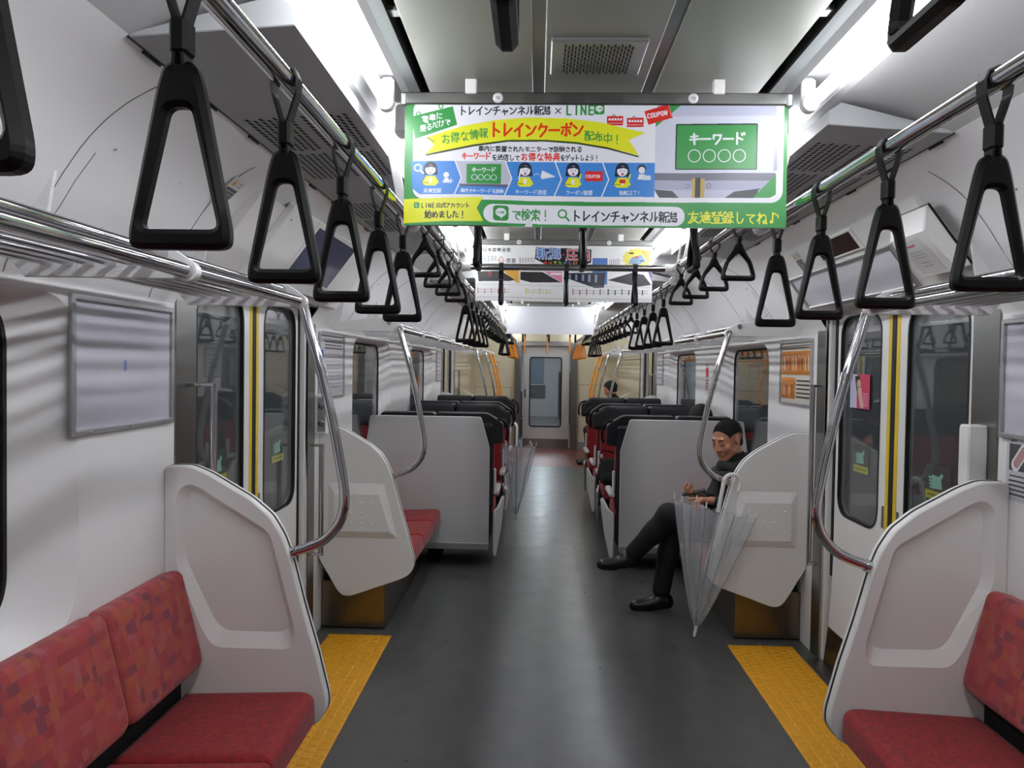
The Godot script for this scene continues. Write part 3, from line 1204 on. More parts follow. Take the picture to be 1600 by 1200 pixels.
# ---------------------------------------------------------------- seats
func pillow(s: SurfaceTool, corners_: Array, radii_: Array, depth: float, b: float, t: Transform3D) -> void:   # padded block with round edges on its upper face
	var area := 0.0
	for i in corners_.size():
		area += corners_[i].cross(corners_[(i + 1) % corners_.size()])
	var corners := corners_.duplicate()
	var radii := radii_.duplicate()
	if area < 0.0:
		corners.reverse()
		radii.reverse()
	var loop := func(d: float) -> PackedVector2Array:
		var rr := []
		for r in radii:
			rr.append(maxf(r - d, 0.003))
		return rounded(Array(inset2(PackedVector2Array(corners), d)), rr, 6)
	var p: PackedVector2Array = loop.call(0.0)
	s.set_smooth_group(1)
	ring(s, p, 0.0, p, depth - b, t)
	var prev := p
	var pz := depth - b
	for k in range(1, 6):
		var w := PI / 2 * k / 5.0
		var q: PackedVector2Array = loop.call(b * (1.0 - cos(w)))
		ring(s, prev, pz, q, depth - b + b * sin(w), t)
		prev = q
		pz = depth - b + b * sin(w)
	var q2: PackedVector2Array = loop.call(b * 1.5)
	ring(s, prev, pz, q2, depth + b * 0.03, t)
	cap(s, q2, t, depth + b * 0.03, true)
	s.set_smooth_group(-1)
	cap(s, p, t, 0.0, false)


func seats() -> void:
	for sg in [-1.0, 1.0]:
		var side := sname(sg)
		bench(sg, [0.34, -0.12, -0.58, -1.045, -1.51, -1.975, -2.415], "nearest red patterned bench seat on the %s, cut by the frame" % side, "", true)
		bench(sg, [-4.235, -4.68, -5.12, -5.545], "red bench seat beyond the doors on the %s, next to the grey box panel" % side, "", false)
		bench(sg, [-11.14, -11.65, -12.16, -12.67, -13.18, -13.7], "far red bench seat by the end wall on the %s" % side, "", false)
		box_seat(sg, -5.60, -1.0, "box seat with a tall grey back panel facing away, on the %s" % side, true)
		box_seat(sg, -7.10, 1.0, "navy and red box seat facing the camera behind the grey panel on the %s" % side, false)
		box_seat(sg, -7.42, -1.0, "box seat facing away, back to back with the second row on the %s" % side, false)
		box_seat(sg, -8.95, 1.0, "farthest navy and red box seat before the far doors on the %s" % side, false)
		# steel heater boxes under the benches
		for h in [[-4.215, -5.5, "steel heater box under the bench beyond the doors on the %s"], [1.2, -2.40, "steel heater box under the nearest bench on the %s"], [-11.15, -13.6, "steel heater box under the far bench on the %s"]]:
			var s := st()
			box(s, Vector3(sg * 1.18, 0.14, (h[0] + h[1]) / 2), Vector3(0.372, 0.27, h[0] - h[1]), 0.006)
			var o := obj("heater_box", s, M.bronze_box)
			tag(o, h[2] % side, "heater")
			s = st()
			box(s, Vector3(sg * 1.20, 0.303, (h[0] + h[1]) / 2), Vector3(0.30, 0.055, h[0] - h[1] - 0.04), 0.004)
			obj("bearer", s, M.dark, o)


func bench(sg: float, zs: Array, label: String, group: String, near: bool) -> void:
	var z0: float = zs[0]
	var z1: float = zs[-1]
	var o := thing("bench_seat", label, "bench seat", Vector3(0, 0, z0), 0.0, group)
	for i in zs.size() - 1:
		var a: float = zs[i] - z0
		var b: float = zs[i + 1] - z0
		var first := i == 0
		var last := i == zs.size() - 2
		# cushion: outline in (x, z), padded upwards
		var rr := [0.07 if first else 0.012, 0.07 if last else 0.012, 0.01, 0.01]
		var pts := [Vector2(0.845, -a), Vector2(0.845, -b), Vector2(1.30, -b), Vector2(1.30, -a)]
		var pl := []
		for v in pts:
			pl.append(Vector2(v.x * sg, v.y))
		var tilt := Basis(Vector3(0, 0, 1), -sg * 0.045)
		var t := Transform3D(tilt * Basis(Vector3(1, 0, 0), Vector3(0, 0, -1), Vector3(0, 1, 0)), Vector3(0, 0.365 + 0.045 * 0.845, 0) + Vector3(0, 0.0, 0))
		var s := st()
		pillow(s, pl, rr, 0.085, 0.03, t)
		obj("seat_cushion", s, M.seat_red, o)
		# backrest: outline in (y, z), padded towards the aisle
		var bp := [Vector2(0.0, -a - 0.002), Vector2(0.0, -b + 0.002), Vector2(0.335, -b + 0.002), Vector2(0.335, -a - 0.002)]
		var up := Vector3(sg * 0.24, 0.97, 0).normalized()
		var out := Vector3(-sg * 0.97, 0.24, 0).normalized()
		t = Transform3D(Basis(up, Vector3(0, 0, -1), out), Vector3(sg * 1.285, 0.505, 0))
		s = st()
		pillow(s, bp, [0.05, 0.05, 0.035, 0.035], 0.062, 0.03, t)
		obj("backrest", s, M.seat_pattern, o)
	var s2 := st()
	box(s2, Vector3(sg * 1.09, 0.352, (z1 - z0) / 2), Vector3(0.46, 0.03, z0 - z1 - 0.02), 0.008)
	obj("seat_pan", s2, M.dark, o)
	s2 = st()
	box(s2, Vector3(sg * 1.335, 0.47, (z1 - z0) / 2), Vector3(0.06, 0.16, z0 - z1 - 0.02), 0.006)
	obj("back_rail", s2, M.dark, o)


func box_seat(sg: float, zb: float, f: float, label: String, panel: bool) -> void:   # f 1 faces the camera; zb is the plane of its back
	var o := thing("box_seat", label, "box seat", Vector3(0, 0, zb), 0.0)
	var P := func(x: float, y: float, z: float) -> Vector3: return Vector3(sg * x, y, f * z)
	for k in 2:
		var x0 := 0.465 + k * 0.452
		var x1 := x0 + 0.446
		var bl := [Vector2(sg * x0, 0.36), Vector2(sg * x1, 0.36), Vector2(sg * x1, 0.95), Vector2(sg * x0, 0.95)]
		var lean := Basis(Vector3.RIGHT, -0.06 * f)
		var s := st()
		var t := Transform3D(lean * (Basis() if f > 0 else Basis(Vector3(1, 0, 0), Vector3(0, 1, 0), Vector3(0, 0, -1))), Vector3(0, 0, f * (0.13 if panel else 0.06)))
		pillow(s, bl, [0.03, 0.03, 0.004, 0.004], 0.09, 0.025, t)
		obj("backrest", s, M.seat_red, o)
		s = st()
		var hx0 := x0 - (0.07 if k == 0 else 0.0)
		var hp := [Vector2(sg * hx0, 0.935), Vector2(sg * x1, 0.935), Vector2(sg * x1, 1.165), Vector2(sg * (x0 + (0.05 if k == 0 else 0.0)), 1.165), Vector2(sg * hx0, 1.09)] if k == 0 else [Vector2(sg * x0, 0.935), Vector2(sg * x1, 0.935), Vector2(sg * (x1 - 0.03), 1.165), Vector2(sg * x0, 1.165)]
		pillow(s, hp, [0.03, 0.03, 0.03, 0.03, 0.03].slice(0, hp.size()), 0.125, 0.035, t * Transform3D(Basis(), Vector3(0, 0, -0.02)))
		obj("headrest", s, M.navy, o)
		s = st()
		var cp := [Vector2(sg * x0, 0.06), Vector2(sg * x1, 0.06), Vector2(sg * x1, 0.52), Vector2(sg * x0, 0.52)]
		var cb := Basis(Vector3(1, 0, 0), Vector3(0, 0.04, f), Vector3(0, 1, 0))
		pillow(s, cp, [0.035, 0.035, 0.05, 0.05], 0.10, 0.03, Transform3D(cb, Vector3(0, 0.34, 0)))
		obj("seat_cushion", s, M.seat_red, o)
	var s3 := st()
	box(s3, P.call(0.92, 0.66, 0.035), Vector3(0.90, 0.86, 0.05), 0.02)
	obj("back_shell", s3, M.navy, o)
	# aisle side: lens-shaped side panel, armrest, grip
	s3 = st()
	var lens := rounded([Vector2(0.05, 0.06), Vector2(0.14, 0.05), Vector2(0.38, 0.20), Vector2(0.57, 0.44), Vector2(0.50, 0.46), Vector2(0.25, 0.41), Vector2(0.05, 0.42)], 0.04, 5)
	var lt := Transform3D(Basis(Vector3(-sg * 0.10, 0, f), Vector3(0, 1, 0), Vector3(-sg, 0, -f * 0.10)), Vector3(sg * 0.470, 0, 0))
	slab(s3, lens, 0.018, 0.005, lt)
	obj("side_panel", s3, M.side_white, o)
	s3 = st()
	box(s3, P.call(0.447, 0.555, 0.24), Vector3(0.05, 0.04, 0.36), 0.012)
	box(s3, P.call(0.455, 0.64, 0.07), Vector3(0.022, 0.20, 0.05), 0.008)
	obj("armrest", s3, M.side_white, o)
	s3 = st()
	tube(s3, smooth_path([P.call(0.44, 1.125, 0.08), P.call(0.385, 1.10, 0.085), P.call(0.365, 1.05, 0.085), P.call(0.362, 0.99, 0.085), P.call(0.375, 0.955, 0.085)], 5), 0.010, 8)
	obj("grip", s3, M.black, o)
	s3 = st()
	box(s3, P.call(0.92, 0.22, 0.27), Vector3(0.84, 0.20, 0.36), 0.02)
	box(s3, P.call(0.92, 0.07, 0.20), Vector3(0.10, 0.14, 0.20), 0.01)
	obj("seat_base", s3, M.dark, o)
	if panel:
		s3 = st()
		var pp := []
		for v in [Vector2(0.49, 0.15), Vector2(1.366, 0.15), Vector2(1.366, 0.84), Vector2(1.43, 0.90), Vector2(1.397, 1.142), Vector2(0.557, 1.142), Vector2(0.49, 0.908)]:
			pp.append(Vector2(sg * v.x, v.y))
		slab(s3, rounded(pp, [0.012, 0.012, 0.012, 0.02, 0.02, 0.02, 0.02], 4), 0.03, 0.004, Transform3D(Basis(), Vector3(0, 0, 0.015)))
		obj("back_panel", s3, M.panel_grey, o)
		s3 = st()
		box(s3, P.call(0.92, 0.165, -0.047), Vector3(0.86, 0.05, 0.006), 0.002)
		obj("kick_strip", s3, M.aluminium, o)


# ---------------------------------------------------------------- hanging straps
func ribbon(s: SurfaceTool, path: Array, th: float, z0: float, z1: float) -> void:
	s.set_smooth_group(-1)
	var n := path.size()
	var a := []
	var b := []
	for i in n:
		var d: Vector2 = (path[mini(i + 1, n - 1)] - path[maxi(i - 1, 0)]).normalized()
		var p: Vector2 = path[i]
		a.append(p + Vector2(-d.y, d.x) * th / 2)
		b.append(p - Vector2(-d.y, d.x) * th / 2)
	var v := func(q: Vector2, z: float) -> Vector3: return Vector3(q.x, q.y, z)
	for i in n - 1:
		quad(s, v.call(a[i], z0), v.call(a[i], z1), v.call(a[i + 1], z1), v.call(a[i + 1], z0))
		quad(s, v.call(b[i], z1), v.call(b[i], z0), v.call(b[i + 1], z0), v.call(b[i + 1], z1))
		quad(s, v.call(b[i], z1), v.call(b[i + 1], z1), v.call(a[i + 1], z1), v.call(a[i], z1))
		quad(s, v.call(b[i + 1], z0), v.call(b[i], z0), v.call(a[i], z0), v.call(a[i + 1], z0))


func make_strap(tall: bool, m: Material) -> Node3D:
	var o := thing("hanging_strap", "", "strap handle", Vector3.ZERO)
	var e := -0.112 if tall else -0.066
	var pinch := -0.062 if tall else -0.04
	var s := st()
	ribbon(s, [Vector2(-0.006, e - 0.012), Vector2(-0.004, (e + pinch) / 2), Vector2(-0.006, pinch), Vector2(-0.019, -0.02), Vector2(-0.0205, 0), Vector2(-0.015, 0.014), Vector2(0, 0.0205), Vector2(0.015, 0.014), Vector2(0.0205, 0), Vector2(0.019, -0.02), Vector2(0.006, pinch), Vector2(0.004, (e + pinch) / 2), Vector2(0.006, e - 0.012)], 0.0035, -0.011, 0.011)
	obj("belt", s, M.belt, o)
	s = st()
	if tall:
		box(s, Vector3(0, -0.082, 0), Vector3(0.020, 0.040, 0.027), 0.004)
	else:
		box(s, Vector3(0, -0.05, 0), Vector3(0.018, 0.020, 0.026), 0.004)
	obj("buckle", s, m, o)
	var outer: Array
	var hole: Array
	if tall:
		outer = [Vector2(-0.017, -0.108), Vector2(0.017, -0.108), Vector2(0.0255, -0.135), Vector2(0.0575, -0.297), Vector2(0.054, -0.313), Vector2(-0.054, -0.313), Vector2(-0.0575, -0.297), Vector2(-0.0255, -0.135)]
		hole = [Vector2(-0.0125, -0.158), Vector2(0.0125, -0.158), Vector2(0.0430, -0.291), Vector2(-0.0430, -0.291)]
	else:
		outer = [Vector2(-0.011, -0.062), Vector2(0.011, -0.062), Vector2(0.017, -0.083), Vector2(0.044, -0.122), Vector2(0.058, -0.170), Vector2(0.056, -0.190), Vector2(-0.056, -0.190), Vector2(-0.058, -0.170), Vector2(-0.044, -0.122), Vector2(-0.017, -0.083)]
		hole = [Vector2(0, -0.092), Vector2(0.033, -0.130), Vector2(0.046, -0.172), Vector2(-0.046, -0.172), Vector2(-0.033, -0.130)]
	s = st()
	frame_solid(s, rounded(outer, 0.014, 4), rounded(hole, 0.010, 4), 0.022, 0.0060, Transform3D(Basis(), Vector3(0, 0, -0.011)))
	obj("handle", s, m, o)
	return o


func straps() -> void:
	var tall := make_strap(true, M.black)
	var short := make_strap(false, M.black)
	var tall_o := make_strap(true, M.orange_plastic)
	var first := {tall: true, short: true, tall_o: true}
	var spots := []
	for sg in [-1.0, 1.0]:
		var side := sname(sg)
		var n := 0
		for z in [-0.485, -0.81, -1.145, -1.48, -1.82, -2.15]:
			spots.append([tall, Vector3(sg * 0.536, 1.965, z), 0.0, "%s black strap handle from the camera on the %s handrail" % [ORD[n], side], "straps before the near doors"])
			n += 1
		n = 0
		for z in [-2.56, -2.91, -3.24, -3.57]:
			spots.append([short, Vector3(sg * 0.536, 2.02, z), 0.0, "short rounded strap handle, %s along the raised rail by the near %s doors" % [ORD[n], side], "short straps by the near doors"])
			n += 1
		n = 0
		for z in [-4.06, -4.42, -4.78, -5.13]:
			spots.append([tall, Vector3(sg * 0.536, 1.965, z), 0.0, "tall strap handle above the bench beyond the doors, %s on the %s rail" % [ORD[n], side], "straps above the middle benches"])
			n += 1
		n = 0
		for k in 9:
			spots.append([short, Vector3(sg * 0.536, 1.965, -5.46 - 0.34 * k), 0.0, "short strap handle above the box seats, %s along the %s rail" % [ORD[n], side], "short straps above the box seats"])
			n += 1
		n = 0
		for z in [-8.5, -8.76, -9.02, -9.26]:
			spots.append([tall, Vector3(sg * 0.536, 1.965, z), 0.0, "tall strap handle just before the far doors, %s on the %s rail" % [ORD[n], side], "straps before the far doors"])
			n += 1
		n = 0
		for z in [-9.65, -9.97, -10.29, -10.6]:
			spots.append([short, Vector3(sg * 0.536, 2.02, z), 0.0, "short strap handle by the far doors, %s on the raised %s rail" % [ORD[n], side], "short straps by the far doors"])
			n += 1
		n = 0
		for k in 7:
			spots.append([tall_o, Vector3(sg * 0.536, 1.965, -11.1 - 0.34 * k), 0.0, "orange strap handle near the end wall, %s on the %s rail" % [ORD[n], side], "orange straps by the end wall"])
			n += 1
	for b in [[-0.67, [-0.175, 0.195], short, "nearest"], [-2.33, [-0.334, -0.006, 0.337], short, "second"], [-3.70, [-0.328, -0.005, 0.333], short, "third"], [-9.37, [-0.33, 0.0, 0.33], short, "fourth"], [-10.93, [-0.33, 0.0, 0.33], tall_o, "farthest"]]:
		for i in b[1].size():
			var nm: String = ["left", "right"][i] if b[1].size() == 2 else ["left", "middle", "right"][i]
			spots.append([b[2], Vector3(b[1][i], 2.02, b[0]), PI / 2, "%s%s strap handle seen edge-on on the %s cross bar" % ["orange " if b[2] == tall_o else "black ", nm, b[3]], "straps on the cross bars"])
	for q in spots:
		var o: Node3D = q[0]
		if first[o]:
			first[o] = false
			o.position = q[1]
			o.rotation.y = q[2]
			tag(o, q[3], "strap handle", q[4])
		else:
			dup(o, q[1], q[2], q[3], q[4])


# ---------------------------------------------------------------- print: a small painter and a stroke alphabet
class Paint:
	var im: Image
	var w: int
	var h: int
	var map: Callable

	func _init(w_: int, h_: int, c: Color) -> void:
		w = w_
		h = h_
		im = Image.create(w, h, false, Image.FORMAT_RGB8)
		im.fill(c)

	func at(p: Vector2) -> Vector2:
		return map.call(p) if map.is_valid() else p

	func poly(pts: Array, c: Color) -> void:
		var q := PackedVector2Array()
		var lo := INF
		var hi := -INF
		for p in pts:
			var v := at(p)
			q.append(v)
			lo = minf(lo, v.y)
			hi = maxf(hi, v.y)
		for y in range(maxi(int(lo), 0), mini(int(hi) + 1, h)):
			var xs := []
			var yy := y + 0.5
			for i in q.size():
				var a := q[i]
				var b := q[(i + 1) % q.size()]
				if (a.y <= yy) != (b.y <= yy):
					xs.append(a.x + (yy - a.y) / (b.y - a.y) * (b.x - a.x))
			xs.sort()
			for i in range(0, xs.size() - 1, 2):
				var x0 := maxi(roundi(xs[i]), 0)
				var x1 := mini(roundi(xs[i + 1]), w)
				if x1 > x0:
					im.fill_rect(Rect2i(x0, y, x1 - x0, 1), c)

	func rect(x0: float, y0: float, x1: float, y1: float, c: Color, r := 0.0) -> void:
		if r <= 0.0:
			poly([Vector2(x0, y0), Vector2(x1, y0), Vector2(x1, y1), Vector2(x0, y1)], c)
			return
		var pts := []
		for k in [[x1 - r, y1 - r, 0.0], [x0 + r, y1 - r, 0.25], [x0 + r, y0 + r, 0.5], [x1 - r, y0 + r, 0.75]]:
			for i in 7:
				var a: float = (k[2] + 0.25 * i / 6.0) * TAU
				pts.append(Vector2(k[0] + cos(a) * r, k[1] + sin(a) * r))
		poly(pts, c)

	func disc(x: float, y: float, rx: float, c: Color, ry := -1.0) -> void:
		var pts := []
		for i in 20:
			pts.append(Vector2(x + cos(TAU * i / 20) * rx, y + sin(TAU * i / 20) * (rx if ry < 0 else ry)))
		poly(pts, c)

	func hoop(x: float, y: float, r: float, wd: float, c: Color) -> void:
		var pts := []
		for i in 25:
			pts.append(Vector2(x + cos(TAU * i / 24) * r, y + sin(TAU * i / 24) * r))
		line(pts, wd, c)

	func line(pts: Array, wd: float, c: Color) -> void:
		for i in pts.size() - 1:
			seg(at(pts[i]), at(pts[i + 1]), wd * 0.5, c)

	func seg(a: Vector2, b: Vector2, r: float, c: Color) -> void:
		var d := b - a
		var l := maxf(d.length_squared(), 0.0001)
		for y in range(maxi(int(minf(a.y, b.y) - r - 1), 0), mini(int(maxf(a.y, b.y) + r + 2), h)):
			for x in range(maxi(int(minf(a.x, b.x) - r - 1), 0), mini(int(maxf(a.x, b.x) + r + 2), w)):
				var p := Vector2(x + 0.5, y + 0.5)
				var k := clampf((p - a).dot(d) / l, 0.0, 1.0)
				var e := clampf(r + 0.5 - p.distance_to(a + d * k), 0.0, 1.0)
				if e > 0.0:
					im.set_pixel(x, y, im.get_pixel(x, y).lerp(c, e))

	func text(t: String, x0: float, x1: float, y: float, size: float, wd: float, c: Color, y_end := INF) -> void:   # spread from x0 to x1, centred on y
		var n := t.length()
		var pitch := (x1 - x0) / n
		for i in n:
			var cx := x0 + pitch * (i + 0.5)
			var cy := y if y_end == INF else lerpf(y, y_end, (i + 0.5) / n)
			if not GLYPH.has(t[i]):
				continue
			for stroke in GLYPH[t[i]].split(","):
				var pts := []
				for k in range(0, stroke.length() - 1, 2):
					pts.append(Vector2(cx + (stroke[k].hex_to_int() / 15.0 - 0.5) * minf(size, pitch * 0.98), cy + (stroke[k + 1].hex_to_int() / 15.0 - 0.5) * size))
				line(pts, wd, c)

	func tex() -> ImageTexture:
		return ImageTexture.create_from_image(im)

	const GLYPH := {
		"ト": "505F,56CA", "レ": "414ED6", "イ": "C18529,858F", "ン": "2366,3E9BE4", "チ": "C133,17E7,82895F", "ャ": "3AD8BB,668F", "ネ": "7182,34D42C,888F,A9EC", "ル": "525A2E,A1AED8",
		"ク": "6137,54D4B95F", "ー": "18E8", "ポ": "25D5,818E6D,482C,B8DC,D1E0F1E2D1", "キ": "35C4,29E8,718F", "ワ": "3833D3B96F", "ド": "404F,46B9,A1B3,D0E2", "モ": "33D3,28E8,737DDD", "ニ": "34C4,1DED",
		"タ": "6137,54D4B95F,68AB", "ゲ": "5128,45D5,A5995F,C0D2,E0F2", "ッ": "384A,778A,D7BC6F", "ア": "22D297,857B3F", "カ": "25D5CDAC,715A2F", "ウ": "8184,4844D4C96F",
		"お": "24A4,616D4E3C69B9DBCE9F,B3D5", "な": "2484,6129,B3E5,A6AD8F5E6C9CEF", "に": "313E,74D4,7B8DDD", "る": "32C23A87C8DBAF6F5D7C9E", "だ": "2494,512E,88D8,8BADED,C0D2,E0F2", "け": "313F,74E4,B1BB8F",
		"で": "24D4787CBF,B7C9,D6E8", "さ": "25D5,71B9,4B6EBE", "れ": "414F,24641C,5893B5ADCFFC", "た": "2494,512E,88D8,8BADED", "を": "33C3,813988AC,D87B6E9FDF", "し": "515C7FBED9", "て": "24D4787CBF", "よ": "818D6F4E5C8CDF,85D5",
		"う": "61B2,3796C8AC6F", "ね": "414F,24641C,5893C5DBBF9E9CBBEF", "め": "33598D,A27A4E2C3885D7EBBF", "ま": "34D4,38D8,818C6E4D5B8BDE", "の": "847C4E2B4885C5EACE9F", "い": "322B5E7B,B3D6EA", "っ": "3987C8DBBE7F",
		"新": "4042,1272,2436,6446,1676,1979,464F,4A1D,4A7C,E192988F,97F7,C7CF", "潟": "1123,0626,0F2B,615257D7D2A2,5484,A4D4,575AEAEDCF,4D3F,7D7E,9D9E,BDBE", "得": "4014,4517,363F,61D1D56561,63D3,58E8,4BFB,B8BF9F,6D7E",
		"情": "303F,1417,5457,A0A6,62E2,64D4,56F6,686F,68D8DFBF,6ADA,6CDC", "報": "4046,1272,0676,0979,0C7C,494F,91D1D5B6,919F,97D79F,98EF", "配": "0171,14747F1F14,3138,5158,1B7B,92E2E797,979EFEFB", "布": "14E4,70481C,575D,57D7DDBD,949F",
		"中": "24E4EB2B24,808F", "電": "31D1,1513E3E5,8186,4464,A4C4,4666,A6C6,48C8CC4C48,4ACA,888FEFED", "車": "22E2,34D4DA3A34,37D7,1CFC,808F", "乗": "C041,13E3,26E6,19F9,5259,B2B9,818F,7A1F,9AEF", "内": "232F,23D3DFBE,8085,853A,85BA",
		"設": "2161,0373,2565,2868,2A6A6F2F2A,919587,91C1C6E6,8ADA7F,8AEF", "置": "21E1E42421,6164,A1A4,17E7,8587,58C8CE5E58,5ACA,5CCC,282FEF", "放": "4042,0373,38686E4F,341F,A086,95F5,D5C97F,98EF", "映": "11515D1D11,1757,7974E4E9,69F9,B0B96F,BAFF",
		"送": "2133,16464B,0F4B7EFE,7082,D0B2,73D3,66E6,A3A65B,A7EB", "信": "4018,353F,90A1,62F2,74D4,77D7,7ADADF7F7A", "特": "2016,1464,404F,0A78,B0B7,73E3,67F7,6AFA,D7DFBF,8CAE", "典": "42D2DB,424B,707B,A0AB,47D7,0BFB,5C2F,ACDF",
		"友": "13E3,705A1F,57C78C3F,69EF", "達": "2133,16464B,0F4B7EFE,A0A5,72D2,55F5,7587,D5B7,67E7,69E9,A7AB,5BFB", "登": "126127,3345,A1F6,E0C2,65C5,58B8BB5B58,6C7E,BC9E,1FFF", "録": "4005,4085,2666,0969,464E,1B2D,6B5D,0F7E,91D1D7,84D4,77F7,B7BFAE,8A9C,8FAC,BBFE",
		"取": "0181,212E,616F,2565,2969,0E8C,92E2C98F,93AAFF", "公": "6118,91F8,852E,2EDD,A9EF", "式": "14F4,A0BADFFB,C0E2,2868,484D,1E7D", "始": "302A6E,645A1F,0575,B076E5,D3F7,79E9EF7F79", "検": "0464,303F,341B,447A,A065,A0F5,85C5,78D8DB7B78,A5AC,AC6F,ACFF",
		"索": "8084,22E2,1714E4E7,8548A8,A83CDB,8B8F,5C2F,BCEF", "庄": "8082,12E2,222A0F,59D9,959E,4EFE", "日": "32D2DE3E32,38D8", "本": "14E4,808F,741C,84EC,5BBB", "海": "1123,0626,0F2B,7047,62E2,64D4CE5E64,4AFA", "里": "31D1D93931,35D5,818E,3BDB,1FFF",
		"美": "4052,B0A2,13E3,25D5,17E7,8387,29D9,897B2F,8AEF", "食": "8016,80F6,56B6,47C7CB4B,494F8D,4BCB,AB8C,9CDF", "旅": "4042,0373,341F,36666E4F,A085,93F3,9688,8F86,A7EF,D7B9", "列": "0282,421A5F,3575,755F,A2AB,D1DFBE",
		"×": "33CC,C33C", "!": "818A,8E8F", "・": "7889", "♪": "6D61D4D7,6D4E3D4B6C",
		"L": "414FBF", "I": "818F", "N": "3F31CFC1", "E": "C1414FCF,48B8", "C": "C3A151333D5FAFCD", "O": "51333D5FAFCDC3A151", "U": "313C5FAFCCC1", "P": "3F31A1C3C5A838", "G": "C3A151333D5FAFCDC999", "T": "11E1,818F", "J": "B1BC9F5F3D", "R": "3F31A1C3C6A838,88CF", "S": "C3A15134578899AB9F5F3D",
		"1": "5381,818F", "5": "B15148A8CACD9F4F", "6": "B151383D5FAFCDCA9848", "0": "51333D5FAFCDC3A151",
	}


const GREEN := Color(0.20, 0.56, 0.27)
const LIME := Color(0.86, 0.87, 0.16)
const INK := Color(0.07, 0.07, 0.10)
const WHITE := Color(0.88, 0.88, 0.91)
const RED := Color(0.82, 0.16, 0.12)
const BLUE := Color(0.25, 0.52, 0.82)


func badge(p: Paint, x: float, y: float, k: float) -> void:   # green tile with a white speech bubble
	p.rect(x - k, y - k, x + k, y + k, GREEN, k * 0.4)
	p.disc(x, y - k * 0.1, k * 0.70, WHITE, k * 0.58)
	p.poly([Vector2(x - k * 0.1, y + k * 0.4), Vector2(x + k * 0.4, y + k * 0.35), Vector2(x, y + k * 0.75)], WHITE)
	p.text("LINE", x - k * 0.5, x + k * 0.5, y - k * 0.1, k * 0.3, maxf(k * 0.07, 1.2), GREEN)


func girl(p: Paint, x: float, y: float, k: float, pose: int) -> void:   # small printed figure
	var hair := Color(0.10, 0.12, 0.20)
	p.disc(x, y - 20 * k, 29 * k, hair)
	p.poly([Vector2(x - 29 * k, y - 20 * k), Vector2(x + 29 * k, y - 20 * k), Vector2(x + 33 * k, y + 12 * k), Vector2(x - 33 * k, y + 12 * k)], hair)
	p.disc(x, y - 12 * k, 23 * k, WHITE)
	p.poly([Vector2(x - 23 * k, y - 20 * k), Vector2(x - 12 * k, y - 34 * k), Vector2(x + 14 * k, y - 32 * k), Vector2(x + 22 * k, y - 18 * k), Vector2(x + 6 * k, y - 26 * k)], hair)
	p.disc(x - 7 * k, y - 13 * k, 2.2 * k, hair)
	p.disc(x + 8 * k, y - 13 * k, 2.2 * k, hair)
	if pose == 0:
		p.line([Vector2(x - 6 * k, y), Vector2(x, y + 3 * k), Vector2(x + 6 * k, y)], 2, hair)
	else:
		p.disc(x + 1 * k, y + 1 * k, 5 * k, Color(0.7, 0.15, 0.2))
	p.poly([Vector2(x - 20 * k, y + 16 * k), Vector2(x + 20 * k, y + 16 * k), Vector2(x + 38 * k, y + 46 * k), Vector2(x + 22 * k, y + 60 * k), Vector2(x - 22 * k, y + 60 * k), Vector2(x - 38 * k, y + 46 * k)], LIME)
	p.line([Vector2(x - 20 * k, y + 16 * k), Vector2(x - 38 * k, y + 46 * k), Vector2(x - 8 * k, y + 48 * k)], 2, hair)
	p.rect(x - 6 * k, y + 24 * k, x + 7 * k, y + 48 * k, WHITE, 3)
	if pose == 1:
		p.line([Vector2(x - 26 * k, y + 30 * k), Vector2(x - 22 * k, y - 4 * k)], 7 * k, WHITE)
	if pose == 2:
		p.line([Vector2(x + 26 * k, y + 34 * k), Vector2(x + 34 * k, y + 4 * k)], 7 * k, LIME)


func lens_mark(p: Paint, x: float, y: float, r: float, wd: float, c: Color) -> void:
	p.hoop(x, y, r, wd, c)
	p.line([Vector2(x + r * 0.75, y + r * 0.75), Vector2(x + r * 1.7, y + r * 1.7)], wd * 1.25, c)


